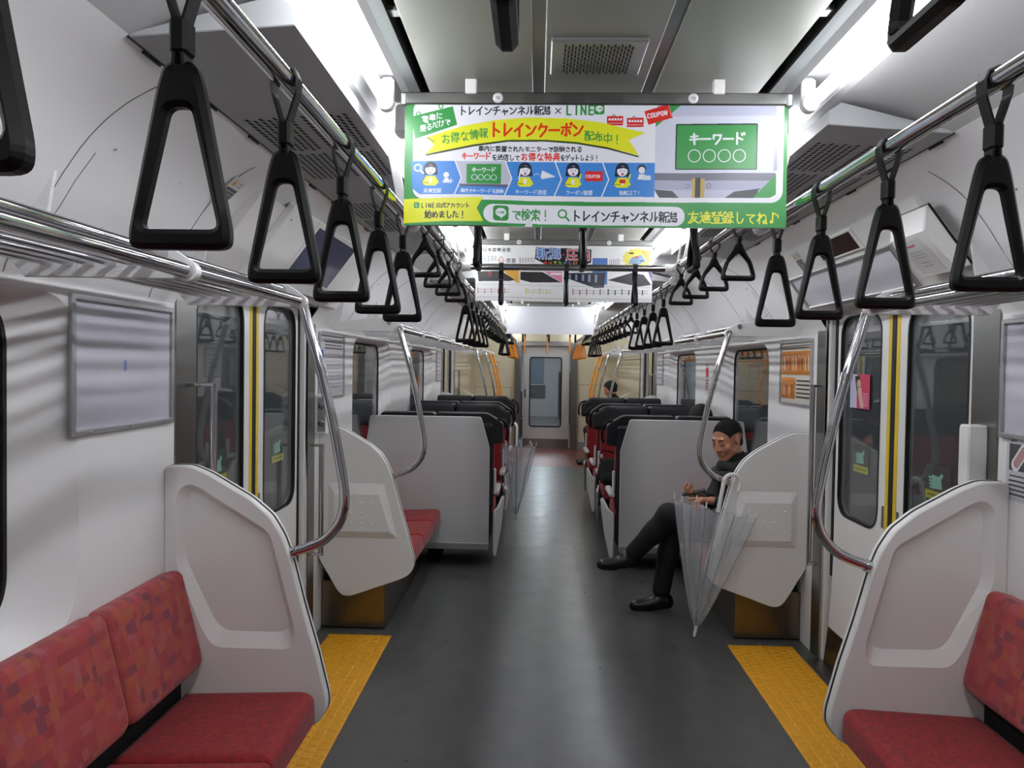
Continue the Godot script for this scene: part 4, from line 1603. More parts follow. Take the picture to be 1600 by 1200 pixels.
func big_poster() -> ImageTexture:
	var W := 1536
	var H := 510
	var p := Paint.new(W, H, GREEN)
	# measured on an enlarged view of the sheet: corners (79, 152), (1540, 170), (1540, 625), (79, 637)
	p.map = func(v: Vector2) -> Vector2:
		var u := (v.x - 79.0) / 1461.0
		return Vector2(u * W, (v.y - 152.0 - 18.0 * u) / (485.0 - 30.0 * u) * H)
	p.rect(112, 130, 1526, 532, WHITE, 46)
	# photograph of a train ceiling with a screen
	p.rect(1042, 150, 1498, 514, Color(0.70, 0.71, 0.79), 34)
	p.rect(1042, 205, 1498, 425, Color(0.78, 0.79, 0.85))
	p.rect(1042, 420, 1498, 448, Color(0.42, 0.42, 0.48))
	p.rect(1042, 448, 1498, 484, Color(0.62, 0.63, 0.72))
	p.poly([Vector2(1042, 484), Vector2(1110, 488), Vector2(1135, 514), Vector2(1060, 514)], Color(0.25, 0.25, 0.28))
	p.poly([Vector2(1310, 514), Vector2(1345, 490), Vector2(1440, 478), Vector2(1420, 514)], Color(0.25, 0.25, 0.28))
	p.rect(1185, 440, 1232, 514, Color(0.72, 0.62, 0.30))
	p.rect(1197, 438, 1217, 514, Color(0.18, 0.17, 0.17))
	p.hoop(1168, 470, 8, 2, Color(0.4, 0.4, 0.5))
	p.hoop(1248, 468, 8, 2, Color(0.3, 0.3, 0.35))
	p.rect(1490, 268, 1504, 412, Color(0.62, 0.62, 0.70))
	p.rect(1119, 234, 1428, 408, Color(0.10, 0.14, 0.16), 5)
	p.rect(1123, 239, 1424, 404, GREEN, 3)
	p.text("キーワード", 1168, 1382, 290, 42, 8, WHITE)
	for i in 4:
		p.hoop(1191 + i * 56.5, 355, 23, 3.5, WHITE)
	p.poly([Vector2(1085, 140), Vector2(1152, 150), Vector2(1042, 245), Vector2(1042, 215)], GREEN)
	p.poly([Vector2(1500, 425), Vector2(1500, 500), Vector2(1480, 512), Vector2(1415, 512)], GREEN)
	# title
	p.text("トレインチャンネル新潟", 288, 640, 178, 34, 4.6, INK)
	p.text("×", 652, 686, 181, 32, 3.5, INK)
	p.text("LINE", 696, 808, 178, 36, 7, GREEN)
	badge(p, 826, 176, 20)
	# coupon train
	for b in [[856, 203, 918, 238], [932, 210, 996, 245]]:
		p.rect(b[0], b[1], b[2], b[3], RED, 3)
		for k in 5:
			p.rect(b[0] + 6 + k * 11, b[1] + 8, b[0] + 14 + k * 11, b[1] + 17, WHITE)
		p.line([Vector2(b[0], b[3] - 8), Vector2(b[2], b[3] - 8)], 2, WHITE)
		p.line([Vector2(b[0] + 20, b[1]), Vector2(b[0] + 26, b[1] - 7), Vector2(b[0] + 32, b[1])], 2, INK)
	p.poly([Vector2(998, 186), Vector2(1090, 158), Vector2(1106, 210), Vector2(1014, 237)], RED)
	p.text("COUPON", 1008, 1086, 204, 17, 4, WHITE, 190)
	for k in 5:
		p.disc(1090 + k * 2.6, 166 + k * 9, 2, WHITE)
	# ribbon
	var top := [Vector2(212, 268), Vector2(300, 240), Vector2(430, 216), Vector2(560, 206), Vector2(700, 210), Vector2(830, 226), Vector2(1003, 268), Vector2(940, 294), Vector2(980, 354)]
	var low := [Vector2(860, 322), Vector2(740, 302), Vector2(620, 293), Vector2(480, 294), Vector2(340, 314), Vector2(160, 352), Vector2(192, 314), Vector2(166, 284)]
	var dark := []
	for v in [Vector2(980, 356)] + low.slice(0, 6) + [Vector2(165, 358), Vector2(345, 321), Vector2(480, 301), Vector2(620, 300), Vector2(740, 309), Vector2(860, 329), Vector2(978, 361)]:
		dark.append(v)
	p.poly(dark, Color(0.16, 0.24, 0.08))
	p.poly(top + low, LIME)
	p.line([Vector2(166, 284), Vector2(195, 302)], 3, Color(0.16, 0.24, 0.08))
	p.text("お得な情報", 220, 402, 292, 37, 4.2, GREEN, 264)
	p.text("トレインクーポン", 408, 768, 254, 52, 9, Color(0.86, 0.22, 0.06))
	p.text("配布中!", 772, 912, 274, 36, 4.2, GREEN, 294)
	p.text("車内に設置されたモニターで放映される", 364, 764, 329, 21, 3.0, INK)
	p.text("キーワード", 300, 414, 358, 26, 4.2, RED)
	p.text("を送信して", 416, 526, 363, 22, 3.0, INK)
	p.text("お得な特典", 526, 680, 359, 28, 4.0, RED)
	p.text("をゲットしよう!", 680, 828, 362, 21, 3.0, INK)
	# five steps
	p.poly([Vector2(104, 378), Vector2(1042, 382), Vector2(1042, 512), Vector2(140, 512), Vector2(112, 490)], BLUE)
	p.poly([Vector2(275, 379), Vector2(470, 380), Vector2(494, 446), Vector2(480, 476), Vector2(296, 476), Vector2(300, 446)], Color(0.72, 0.72, 0.78))
	p.rect(296, 470, 482, 480, Color(0.35, 0.35, 0.42))
	p.rect(321, 390, 454, 468, GREEN, 3)
	p.text("キーワード", 340, 434, 413, 19, 3.6, WHITE)
	for i in 4:
		p.hoop(351 + i * 25, 443, 10.5, 2.4, WHITE)
	for x in [276.0, 470.0, 661.0, 842.0]:
		p.line([Vector2(x, 379), Vector2(x + 25, 446), Vector2(x - 1, 511)], 5, WHITE)
	girl(p, 181, 424, 0.88, 0)
	girl(p, 546, 424, 0.88, 1)
	girl(p, 730, 424, 0.88, 2)
	girl(p, 918, 424, 0.88, 2)
	lens_mark(p, 132, 406, 13, 6, WHITE)
	p.disc(242, 434, 11, WHITE)
	p.poly([Vector2(228, 466), Vector2(236, 446), Vector2(250, 446), Vector2(258, 466)], WHITE)
	p.line([Vector2(252, 458), Vector2(268, 458)], 4, WHITE)
	p.line([Vector2(260, 450), Vector2(260, 467)], 4, WHITE)
	p.poly([Vector2(606, 436), Vector2(612, 412), Vector2(664, 436), Vector2(610, 446)], WHITE)
	p.line([Vector2(580, 430), Vector2(592, 424), Vector2(600, 430)], 2, WHITE)
	p.rect(776, 414, 844, 452, RED, 2)
	p.text("COUPON", 778, 834, 433, 12, 2.6, WHITE)
	p.disc(992, 405, 17, Color(0.16, 0.20, 0.28))
	p.disc(992, 410, 13, WHITE)
	p.poly([Vector2(976, 446), Vector2(982, 426), Vector2(1004, 426), Vector2(1010, 446)], WHITE)
	p.rect(996, 430, 1026, 448, Color(0.80, 0.84, 0.88), 2)
	p.rect(908, 446, 930, 460, RED)
	p.text("友達登録", 154, 224, 497, 17, 2.2, WHITE)
	p.text("車内でキーワードを放映", 298, 464, 497, 16, 2.2, WHITE)
	p.text("キーワード送信", 508, 630, 497, 17, 2.2, WHITE)
	p.text("クーポン取得", 703, 806, 497, 17, 2.2, WHITE)
	p.text("特典GET!", 908, 988, 497, 16, 2.2, WHITE)
	# green tag
	p.poly([Vector2(104, 200), Vector2(264, 160), Vector2(282, 234), Vector2(120, 290)], GREEN)
	p.hoop(132, 190, 8, 4, GREEN)
	p.hoop(218, 160, 8, 4, GREEN)
	p.text("電車に", 144, 226, 214, 26, 4.2, WHITE, 194)
	p.text("乗るだけで", 138, 256, 250, 25, 4.0, WHITE, 218)
	# bottom band
	p.poly([Vector2(70, 532), Vector2(386, 521), Vector2(362, 566), Vector2(388, 618), Vector2(240, 620), Vector2(70, 630)], LIME)
	p.rect(119, 545, 140, 568, GREEN, 5)
	p.text("L", 121, 138, 555, 11, 2.4, WHITE)
	p.text("LINE", 146, 200, 557, 18, 3, INK)
	p.text("公式アカウント", 204, 336, 556, 19, 2.8, INK)
	p.text("始めました!", 160, 320, 592, 29, 4.2, INK)
	p.rect(388, 548, 1160, 622, WHITE, 36)
	badge(p, 455, 583, 30)
	p.text("で検索!", 496, 644, 586, 42, 5.2, GREEN)
	lens_mark(p, 692, 580, 15, 6, GREEN)
	p.text("トレインチャンネル新潟", 728, 1132, 587, 40, 5.4, INK)
	p.text("友達登録してね♪", 1172, 1516, 588, 43, 5.4, Color(0.90, 0.88, 0.24))
	return p.tex()


func second_poster() -> ImageTexture:
	var p := Paint.new(768, 256, Color(0.84, 0.84, 0.84))
	var grey := Color(0.35, 0.35, 0.36)
	# positions measured on the enlarged view (150..1480 by 215..660), shifted and scaled
	p.map = func(v: Vector2) -> Vector2: return Vector2((v.x - 135.0) / 1350.0 * 768.0, (v.y - 212.0) / 450.0 * 256.0)
	p.text("日本海美食旅", 185, 405, 250, 30, 2.6, grey)
	p.hoop(172, 246, 14, 2, grey)
	for g in [[150, 310, 290, 345], [475, 320, 585, 350], [1030, 320, 1130, 370], [1160, 325, 1235, 360]]:
		for k in 6:
			var x: float = lerpf(g[0], g[2], k / 5.0)
			p.line([Vector2(x, g[1] - k * 1.5), Vector2(x, g[3] - k * 1.5)], 1.6, grey)
		for k in 3:
			var y: float = lerpf(g[1], g[3], k / 2.0)
			p.line([Vector2(g[0], y), Vector2(g[2], y - 8)], 1.4, grey)
	p.rect(470, 292, 474, 520, Color(0.70, 0.58, 0.25))
	p.line([Vector2(330, 305), Vector2(356, 335), Vector2(330, 362), Vector2(304, 335), Vector2(330, 305)], 2.4, Color(0.7, 0.4, 0.3))
	p.line([Vector2(316, 335), Vector2(344, 335)], 2.4, Color(0.7, 0.4, 0.3))
	p.text("海里", 368, 444, 336, 34, 2.6, grey)
	# title block
	p.poly([Vector2(596, 226), Vector2(1020, 240), Vector2(1020, 345), Vector2(940, 372), Vector2(680, 368), Vector2(590, 320)], INK)
	p.text("新潟", 598, 790, 272, 92, 9, WHITE)
	p.text("新潟", 598, 790, 272, 88, 5, Color(0.18, 0.42, 0.72))
	p.text("・", 785, 830, 280, 60, 7, RED)
	p.text("庄内", 828, 1014, 282, 88, 9, WHITE)
	p.text("庄内", 828, 1014, 282, 84, 5, Color(0.72, 0.18, 0.16))
	var tones := [RED, Color(0.9, 0.5, 0.2), LIME, Color(0.4, 0.7, 0.3), Color(0.3, 0.6, 0.85), Color(0.85, 0.4, 0.5), Color(0.9, 0.6, 0.3), LIME, RED]
	var t := "のってたのしい列車"
	for i in t.length():
		p.text(t[i], 650 + i * 38, 686 + i * 38, 348, 28, 3, tones[i])
	# trains, panels, star
	p.poly([Vector2(330, 400), Vector2(468, 400), Vector2(468, 520), Vector2(430, 500)], Color(0.76, 0.58, 0.20))
	p.poly([Vector2(150, 425), Vector2(330, 420), Vector2(436, 492), Vector2(400, 502), Vector2(160, 505)], Color(0.13, 0.11, 0.12))
	p.poly([Vector2(228, 425), Vector2(262, 425), Vector2(258, 468), Vector2(234, 468)], Color(0.45, 0.12, 0.12))
	p.poly([Vector2(660, 420), Vector2(800, 420), Vector2(800, 510)], Color(0.80, 0.48, 0.58))
	scribble(p, 716, 438, 792, 1, 10, 9, WHITE)
	p.poly([Vector2(480, 425), Vector2(650, 425), Vector2(790, 505), Vector2(560, 510), Vector2(480, 490)], Color(0.12, 0.11, 0.11))
	p.rect(1030, 308, 1144, 522, Color(0.28, 0.42, 0.68))
	p.poly([Vector2(836, 430), Vector2(1130, 425), Vector2(1120, 545), Vector2(1050, 548), Vector2(860, 480)], Color(0.08, 0.11, 0.18))
	for k in 5:
		p.rect(850 + k * 50, 440, 866 + k * 50, 480 + k * 6, Color(0.5, 0.55, 0.62))
	p.poly([Vector2(1440, 380), Vector2(1484, 360), Vector2(1484, 500)], Color(0.45, 0.36, 0.56))
	p.poly([Vector2(1146, 485), Vector2(1330, 425), Vector2(1420, 440), Vector2(1478, 520), Vector2(1380, 536)], Color(0.20, 0.19, 0.22))
	var star := []
	for k in 28:
		var a := TAU * k / 28
		var r := 1.0 if k % 2 else 0.86
		star.append(Vector2(1366 + cos(a) * 114 * r, 310 + sin(a) * 86 * r))
	p.poly(star, Color(0.80, 0.76, 0.36))
	p.poly([Vector2(1300, 350), Vector2(1330, 300), Vector2(1400, 280), Vector2(1440, 330), Vector2(1380, 360)], Color(0.45, 0.56, 0.66))
	p.poly([Vector2(1400, 250), Vector2(1470, 240), Vector2(1470, 340), Vector2(1440, 330)], Color(0.80, 0.55, 0.30))
	for k in 3:
		p.rect(1310 + k * 40, 262 + k * 30, 1340 + k * 40, 274 + k * 30, [INK, RED, Color(0.3, 0.3, 0.35)][k])
	# small charts along the foot
	for g in [[150, Color(0.75, 0.45, 0.40), 5], [520, Color(0.72, 0.74, 0.20), 4], [880, Color(0.55, 0.25, 0.35), 5], [1150, INK, 6]]:
		for k in g[2]:
			p.rect(g[0] + k * 52, 556 + (k % 2) * 10, g[0] + 8 + k * 52, 604, g[1])
			p.line([Vector2(g[0] + k * 52 + 12, 570), Vector2(g[0] + k * 52 + 44, 570)], 1.4, grey)
			p.line([Vector2(g[0] + k * 52 + 12, 590), Vector2(g[0] + k * 52 + 44, 590)], 1.4, grey)
	p.line([Vector2(150, 528), Vector2(1470, 540)], 1.4, Color(0.6, 0.6, 0.6))
	p.line([Vector2(150, 632), Vector2(1470, 640)], 1.6, Color(0.5, 0.5, 0.5))
	return p.tex()


func printed(t: Texture2D, rough := 0.4) -> StandardMaterial3D:
	var m := StandardMaterial3D.new()
	m.albedo_texture = t
	m.roughness = rough
	return m


func sheet(s: SurfaceTool, w: float, h: float, t := Transform3D(), z := 0.0) -> void:   # flat print in local x, y
	uvquad(s, t * Vector3(-w / 2, -h / 2, z), t * Vector3(w / 2, -h / 2, z), t * Vector3(w / 2, h / 2, z), t * Vector3(-w / 2, h / 2, z))


func number_badge(t: String) -> ImageTexture:
	var p := Paint.new(64, 64, Color(0.86, 0.86, 0.88))
	p.text(t, 10, 54, 32, 30, 4.5, INK)
	return p.tex()


func posters() -> void:
	var sheets := [[-2.0, "large green and white hanging poster about a train coupon", big_poster(), ["16", "15"]], [-4.30, "second hanging poster with train pictures on white, behind the big one", second_poster(), ["10", "11"]], [-8.66, "plain white back of the third hanging poster, near the end wall", null, ["6", "5"]]]
	for d in sheets:
		var z: float = d[0]
		var o := thing("hanging_poster", d[1], "poster", Vector3(0, 0, z))
		# the sheet: a gently waving strip of paper with a back of its own
		var s := st()
		s.set_smooth_group(1)
		var n := 24
		for i in n:
			var u0 := float(i) / n
			var u1 := float(i + 1) / n
			for j in 6:
				var v0 := j / 6.0
				var v1 := (j + 1) / 6.0
				var f := func(u: float, v: float) -> Vector3:
					return Vector3(-0.507 + u * 1.015, 1.903 + v * 0.322 + sin(u * 9.0) * 0.002 * (1 - v), 0.004 + (sin(u * 14.0) * 0.004 + sin(u * 31.0 + 1.0) * 0.0015) * (1 - v))
				uvquad(s, f.call(u0, v0), f.call(u1, v0), f.call(u1, v1), f.call(u0, v1), Rect2(u0, 1 - v1, u1 - u0, v1 - v0))
		var m: StandardMaterial3D = printed(d[2], 0.3) if d[2] else M.paper
		obj("sheet", s, m, o)
		s = st()
		quad(s, Vector3(0.508, 1.903, -0.001), Vector3(-0.507, 1.903, -0.001), Vector3(-0.507, 2.225, -0.001), Vector3(0.508, 2.225, -0.001))
		obj("sheet_back", s, M.paper, o)
		s = st()
		box(s, Vector3(0, 2.241, 0), Vector3(1.032, 0.032, 0.022), 0.003)
		obj("hanger_bar", s, M.steel, o)
		for x in [-0.51, 0.51]:
			s = st()
			box(s, Vector3(x, 2.238, 0.0), Vector3(0.016, 0.034, 0.026), 0.003)
			obj("end_cap", s, M.aluminium, o)
		for k in 2:
			var x := -0.2575 + 0.515 * k
			s = st()
			lathe(s, [Vector2(0.0001, 0.0), Vector2(0.0135, 0.0), Vector2(0.0135, 0.002), Vector2(0.0001, 0.002)], 20, Transform3D(Basis(Vector3.RIGHT, PI / 2), Vector3(x, 2.241, 0.011)))
			var b := obj("number_badge", s, M.plastic_white, o)
			if z > -5:
				s = st()
				sheet(s, 0.017, 0.017, Transform3D(Basis(), Vector3(x, 2.241, 0.0135)))
				obj("number_print", s, printed(number_badge(d[3][k])), b)
		for x in [-0.330, 0.325]:
			s = st()
			box(s, Vector3(x, 2.272, 0.004), Vector3(0.030, 0.040, 0.020), 0.002)
			obj("ceiling_clip", s, M.plastic_white, o)


# ---------------------------------------------------------------- frames, stickers, signs, umbrella, bag
func ad_frame(sg: float, z0: float, z1: float, m: Material, label: String) -> void:
	var w := absf(z1 - z0)
	var o := thing("notice_board", label, "notice board", Vector3(sg * PX, 1.513, (z0 + z1) / 2))
	var t := Transform3D(Basis(Vector3(0, 0, sg), Vector3.UP, Vector3(-sg, 0, 0)), Vector3.ZERO)
	var s := st()
	frame_solid(s, PackedVector2Array(rect(-w / 2, -0.19, w / 2, 0.19)), PackedVector2Array(rect(-w / 2 + 0.016, -0.174, w / 2 - 0.016, 0.174)), 0.014, 0.003, t)
	obj("frame", s, M.aluminium, o)
	s = st()
	sheet(s, w - 0.03, 0.35, t, 0.004)
	obj("sheet", s, m, o)
	s = st()
	for k in 3:
		ball(s, t * Vector3(-w * 0.36 + w * 0.36 * k, -0.181, 0.014), Vector3.ONE * 0.003, 6)
	obj("screw", s, M.chrome, o)


func scribble(p: Paint, x0: float, y0: float, x1: float, n: int, gap: float, wd: float, c: Color) -> void:   # lines of print too small to read
	for i in n:
		var x := x0
		while x < x1 - 6:
			var l := rng.randf_range(3, 9)
			p.line([Vector2(x, y0 + i * gap + rng.randf_range(-1, 1)), Vector2(minf(x + l, x1), y0 + i * gap)], wd, c)
			x += l + rng.randf_range(2.5, 4)


func sticker(sg: float, x: float, z: float, y: float, w: float, h: float, tex: Texture2D, label: String, turn := 0.0) -> void:
	var s := st()
	var t := Transform3D(Basis(Vector3(0, 0, sg), Vector3.UP, Vector3(-sg, 0, 0)), Vector3.ZERO)
	sheet(s, w, h, t, 0.0008)
	slab(s, PackedVector2Array(rect(-w / 2, -h / 2, w / 2, h / 2)), 0.0006, 0, t)
	var o := obj("sticker", s, printed(tex))
	o.position = Vector3(sg * x, y, z)
	tag(o, label, "sticker")


func small_things() -> void:
	rng.seed = 3
	# framed advertisement sheets
	var blank := Paint.new(256, 168, Color(0.80, 0.80, 0.85))
	blank.rect(120, 76, 127, 92, Color(0.55, 0.6, 0.8))
	ad_frame(-1, -1.905, -2.45, printed(blank.tex(), 0.12), "empty white poster frame in the near left wall")
	blank = Paint.new(256, 168, Color(0.80, 0.80, 0.85))
	scribble(blank, 96, 70, 160, 2, 14, 3, Color(0.4, 0.42, 0.5))
	ad_frame(1, -1.93, -2.46, printed(blank.tex(), 0.12), "white poster frame cut by the right edge of the photo")
	var p := Paint.new(384, 252, Color(0.82, 0.80, 0.76))
	var orange := Color(0.80, 0.50, 0.12)
	p.rect(8, 34, 376, 134, orange)
	p.rect(8, 146, 190, 236, orange)
	scribble(p, 10, 12, 370, 2, 10, 3, INK)
	for k in 9:
		var x := 40.0 + k * 38
		var c: Color = [WHITE, RED, INK, WHITE][k % 4]
		p.line([Vector2(x, 62), Vector2(x + 4, 112)], 9, c)
		p.disc(x, 56, 7, Color(0.85, 0.7, 0.6))
	for k in 4:
		p.line([Vector2(40 + k * 36, 178), Vector2(42 + k * 36, 222)], 8, [WHITE, RED, WHITE, INK][k])
		p.disc(40 + k * 36, 170, 6, Color(0.85, 0.7, 0.6))
	scribble(p, 204, 158, 368, 5, 17, 6, INK)
	ad_frame(1, -4.12, -4.655, printed(p.tex()), "orange notice about boarding manners beyond the right doors")
	p = Paint.new(384, 252, Color(0.82, 0.82, 0.84))
	p.rect(20, 60, 60, 200, Color(0.25, 0.42, 0.70))
	scribble(p, 80, 24, 370, 3, 14, 4, INK)
	scribble(p, 80, 90, 370, 9, 16, 2.5, Color(0.45, 0.45, 0.5))
	ad_frame(-1, -4.12, -4.655, printed(p.tex()), "white timetable notice with a blue band beyond the left doors")
	p = Paint.new(128, 84, Color(0.82, 0.82, 0.84))
	scribble(p, 14, 20, 116, 5, 12, 2.5, Color(0.45, 0.45, 0.5))
	ad_frame(-1, -8.95, -9.45, printed(p.tex()), "small white notice frame just before the far left doors")
	ad_frame(1, -8.95, -9.45, printed(p.tex()), "small white notice frame just before the far right doors")
	# stickers on the door glass
	var hand := Paint.new(160, 128, Color(0.16, 0.20, 0.19))
	var teal := Color(0.50, 0.72, 0.64)
	hand.poly([Vector2(40, 36), Vector2(86, 40), Vector2(108, 24), Vector2(118, 34), Vector2(104, 50), Vector2(112, 84), Vector2(48, 88)], teal)
	for k in 4:
		hand.line([Vector2(60 - k, 50 + k * 11), Vector2(24 + k * 3, 48 + k * 12)], 9, teal)
	hand.rect(0, 96, 160, 128, Color(0.66, 0.66, 0.10))
	scribble(hand, 16, 112, 144, 1, 10, 5, Color(0.30, 0.30, 0.08))
	var ht := hand.tex()
	sticker(-1, 1.423, -2.945, 1.105, 0.165, 0.135, ht, "green hand warning sticker on the nearer left door window")
	sticker(-1, 1.423, -3.635, 1.105, 0.165, 0.135, ht, "green hand warning sticker on the farther left door window")
	sticker(1, 1.423, -2.935, 1.098, 0.175, 0.135, ht, "green hand warning sticker on the nearer right door window")
	sticker(1, 1.423, -3.62, 1.108, 0.165, 0.135, ht, "green hand warning sticker on the farther right door window")
	p = Paint.new(128, 160, Color(0.78, 0.22, 0.36))
	p.rect(0, 0, 46, 160, Color(0.72, 0.72, 0.80))
	p.poly([Vector2(30, 10), Vector2(60, 6), Vector2(76, 40), Vector2(70, 90), Vector2(44, 80)], Color(0.10, 0.07, 0.08))
	p.disc(58, 44, 15, Color(0.80, 0.60, 0.52), 20)
	p.poly([Vector2(48, 66), Vector2(74, 60), Vector2(92, 158), Vector2(70, 158)], Color(0.80, 0.66, 0.60))
	scribble(p, 86, 90, 122, 6, 11, 3, WHITE)
	sticker(1, 1.414, -3.632, 1.432, 0.215, 0.165, p.tex(), "pink and white sticker with a portrait on the right door window")
	p = Paint.new(160, 224, Color(0.78, 0.78, 0.80))
	p.text("JR", 20, 52, 18, 20, 4, INK)
	p.rect(14, 36, 160, 124, Color(0.30, 0.31, 0.31))
	p.line([Vector2(48, 104), Vector2(92, 52)], 44, WHITE)
	p.line([Vector2(52, 100), Vector2(88, 58)], 30, Color(0.70, 0.56, 0.54))
	p.rect(108, 92, 152, 112, RED)
	scribble(p, 20, 142, 150, 1, 12, 5, Color(0.3, 0.3, 0.3))
	scribble(p, 16, 158, 156, 4, 15, 6, Color(0.25, 0.25, 0.25))
	sticker(1, PX, -2.355, 1.235, 0.15, 0.215, p.tex(), "notice about phones on the right wall below the poster frame")
	p = Paint.new(96, 128, Color(0.80, 0.78, 0.72))
	scribble(p, 12, 20, 84, 3, 14, 5, Color(0.5, 0.4, 0.4))
	p.rect(30, 66, 66, 110, Color(0.70, 0.35, 0.30))
	sticker(1, PX, -6.66, 1.44, 0.13, 0.30, red_notice(), "narrow red and white notice on the pillar between the right windows")
	var se := st()
	sheet(se, 0.16, 0.18)
	slab(se, PackedVector2Array(rect(-0.08, -0.09, 0.08, 0.09)), 0.0006)
	var en := obj("sticker", se, printed(p.tex()))
	en.position = Vector3(-0.74, 1.30, ENDZ + 0.002)
	tag(en, "small pale notice with a red drawing on the end wall, left of the gangway", "sticker")
	headers()
	door_fittings()
	umbrellas()
	bag()


func red_notice() -> ImageTexture:
	var p := Paint.new(64, 144, Color(0.82, 0.80, 0.80))
	p.rect(8, 24, 56, 64, RED)
	scribble(p, 10, 80, 56, 4, 12, 5, Color(0.6, 0.3, 0.3))
	return p.tex()


func on_header(sg: float, called: String, label: String, category: String, zc := DZ) -> Node3D:
	var o := thing(called, label, category)
	o.transform = header_frame(sg, zc)
	return o


func headers() -> void:
	# left: screen in its housing
	var o := on_header(-1, "monitor", "ceiling screen with a dark blue picture over the left doors", "monitor")
	var s := st()
	box(s, Vector3(0.05, 0.03, 0.012), Vector3(1.23, 0.33, 0.032), 0.006)
	obj("housing", s, M.plastic_white, o)
	s = st()
	box(s, Vector3(0.05, 0.06, 0.030), Vector3(0.64, 0.265, 0.008), 0.003)
	obj("bezel", s, M.plastic_white, o)
	s = st()
	box(s, Vector3(0.05, 0.055, 0.0345), Vector3(0.59, 0.235, 0.002), 0.0005)
	obj("screen", s, M.screen, o)
	s = st()
	for x in [-0.53, 0.63]:
		for y in [-0.12, 0.1]:
			ball(s, Vector3(x, y + 0.04, 0.029), Vector3.ONE * 0.004, 6)
	obj("screw", s, M.steel, o)
	# right: running text sign, poster panel, intercom box
	o = on_header(1, "led_sign", "dark red running text sign over the right doors", "sign")
	s = st()
	box(s, Vector3(0.11, 0.11, 0.004), Vector3(0.40, 0.10, 0.012), 0.003)
	obj("frame", s, M.plastic_white, o)
	var p := Paint.new(256, 48, Color(0.10, 0.045, 0.035))
	rng.seed = 8
	for i in 600:
		var x := rng.randi_range(2, 252)
		var y := rng.randi_range(3, 44)
		p.im.fill_rect(Rect2i(x, y, 2, 2), Color(0.42, 0.15, 0.10).lerp(Color(0.2, 0.1, 0.08), rng.randf()))
	s = st()
	sheet(s, 0.37, 0.078, Transform3D(Basis(), Vector3(0.11, 0.11, 0.0106)))
	obj("display", s, printed(p.tex(), 0.2), o)
	o = on_header(1, "notice_board", "blank white poster board in a metal frame over the right doors", "notice board")
	s = st()
	frame_solid(s, PackedVector2Array(rect(-0.60, -0.15, 0.50, 0.042)), PackedVector2Array(rect(-0.585, -0.135, 0.485, 0.027)), 0.014, 0.003)
	obj("frame", s, M.aluminium, o)
	s = st()
	sheet(s, 1.08, 0.17, Transform3D(Basis(), Vector3(-0.05, -0.054, 0.004)))
	obj("sheet", s, M.paper, o)
	o = on_header(1, "intercom_box", "white emergency intercom box with red lettering beside the right doors", "box", -2.545)
	s = st()
	var prof := PackedVector2Array([Vector2(-0.115, 0.0), Vector2(-0.10, 0.045), Vector2(0.065, 0.062), Vector2(0.125, 0.015), Vector2(0.125, 0.0)])
	slab(s, prof, 0.23, 0.005, Transform3D(Basis(Vector3(0, 1, 0), Vector3(0, 0, 1), Vector3(1, 0, 0)), Vector3(-0.115, 0, 0.0)))
	obj("cover", s, M.plastic_white, o)
	p = Paint.new(128, 128, Color(0.83, 0.83, 0.82))
	scribble(p, 24, 22, 84, 1, 10, 8, Color(0.75, 0.4, 0.4))
	scribble(p, 24, 46, 96, 3, 11, 2.5, Color(0.6, 0.6, 0.6))
	scribble(p, 40, 88, 90, 2, 14, 3, Color(0.75, 0.5, 0.5))
	s = st()
	sheet(s, 0.14, 0.14, Transform3D(Basis(Vector3(1, 0, 0), Vector3(0, 0.9947, 0.1025), Vector3(0, -0.1025, 0.9947)), Vector3(-0.01, -0.02, 0.0545)))
	obj("print", s, printed(p.tex()), o)
	s = st()
	slab(s, PackedVector2Array(rect(-0.1165, -0.1165, 0.1185, 0.1275)), 0.004, 0.001, Transform3D(Basis(), Vector3(0, 0, -0.003)))
	obj("back_plate", s, M.black, o)
	# warning labels at the ends of the headers
	p = Paint.new(96, 128, Color(0.80, 0.80, 0.80))
	p.poly([Vector2(28, 8), Vector2(42, 36), Vector2(12, 36)], Color(0.85, 0.60, 0.05))
	scribble(p, 50, 20, 90, 2, 12, 3, Color(0.5, 0.5, 0.5))
	p.rect(6, 48, 90, 124, Color(0.33, 0.35, 0.36))
	scribble(p, 14, 62, 82, 4, 15, 4, Color(0.65, 0.67, 0.68))
	for k in [[-1.0, 0.95, "yellow and grey warning label left of the screen housing"], [1.0, -0.34, "yellow and grey warning label beyond the running text sign"]]:
		s = st()
		var w := 0.085
		sheet(s, w, 0.115, Transform3D(), 0.0)
		slab(s, PackedVector2Array(rect(-w / 2, -0.0575, w / 2, 0.0575)), 0.0006, 0, Transform3D(Basis(), Vector3(0, 0, -0.0008)))
		var q := obj("sticker", s, printed(p.tex()))
		if k[0] < 0:
			# on the curved cover just before the header
			var zc: float = -2.33
			var a := cove_pt(-1, 0.36, zc, 0.0)
			var b := cove_pt(-1, 0.22, zc, 0.0)
			var yv := (b - a).normalized()
			var xv := Vector3(0, 0, -1)
			q.transform = Transform3D(Basis(xv, yv, xv.cross(yv)), (a + b) / 2 + xv.cross(yv) * 0.006)
		else:
			q.transform = header_frame(1, DZ) * Transform3D(Basis(), Vector3(k[1], 0.10, 0.002))
		tag(q, k[2], "sticker")


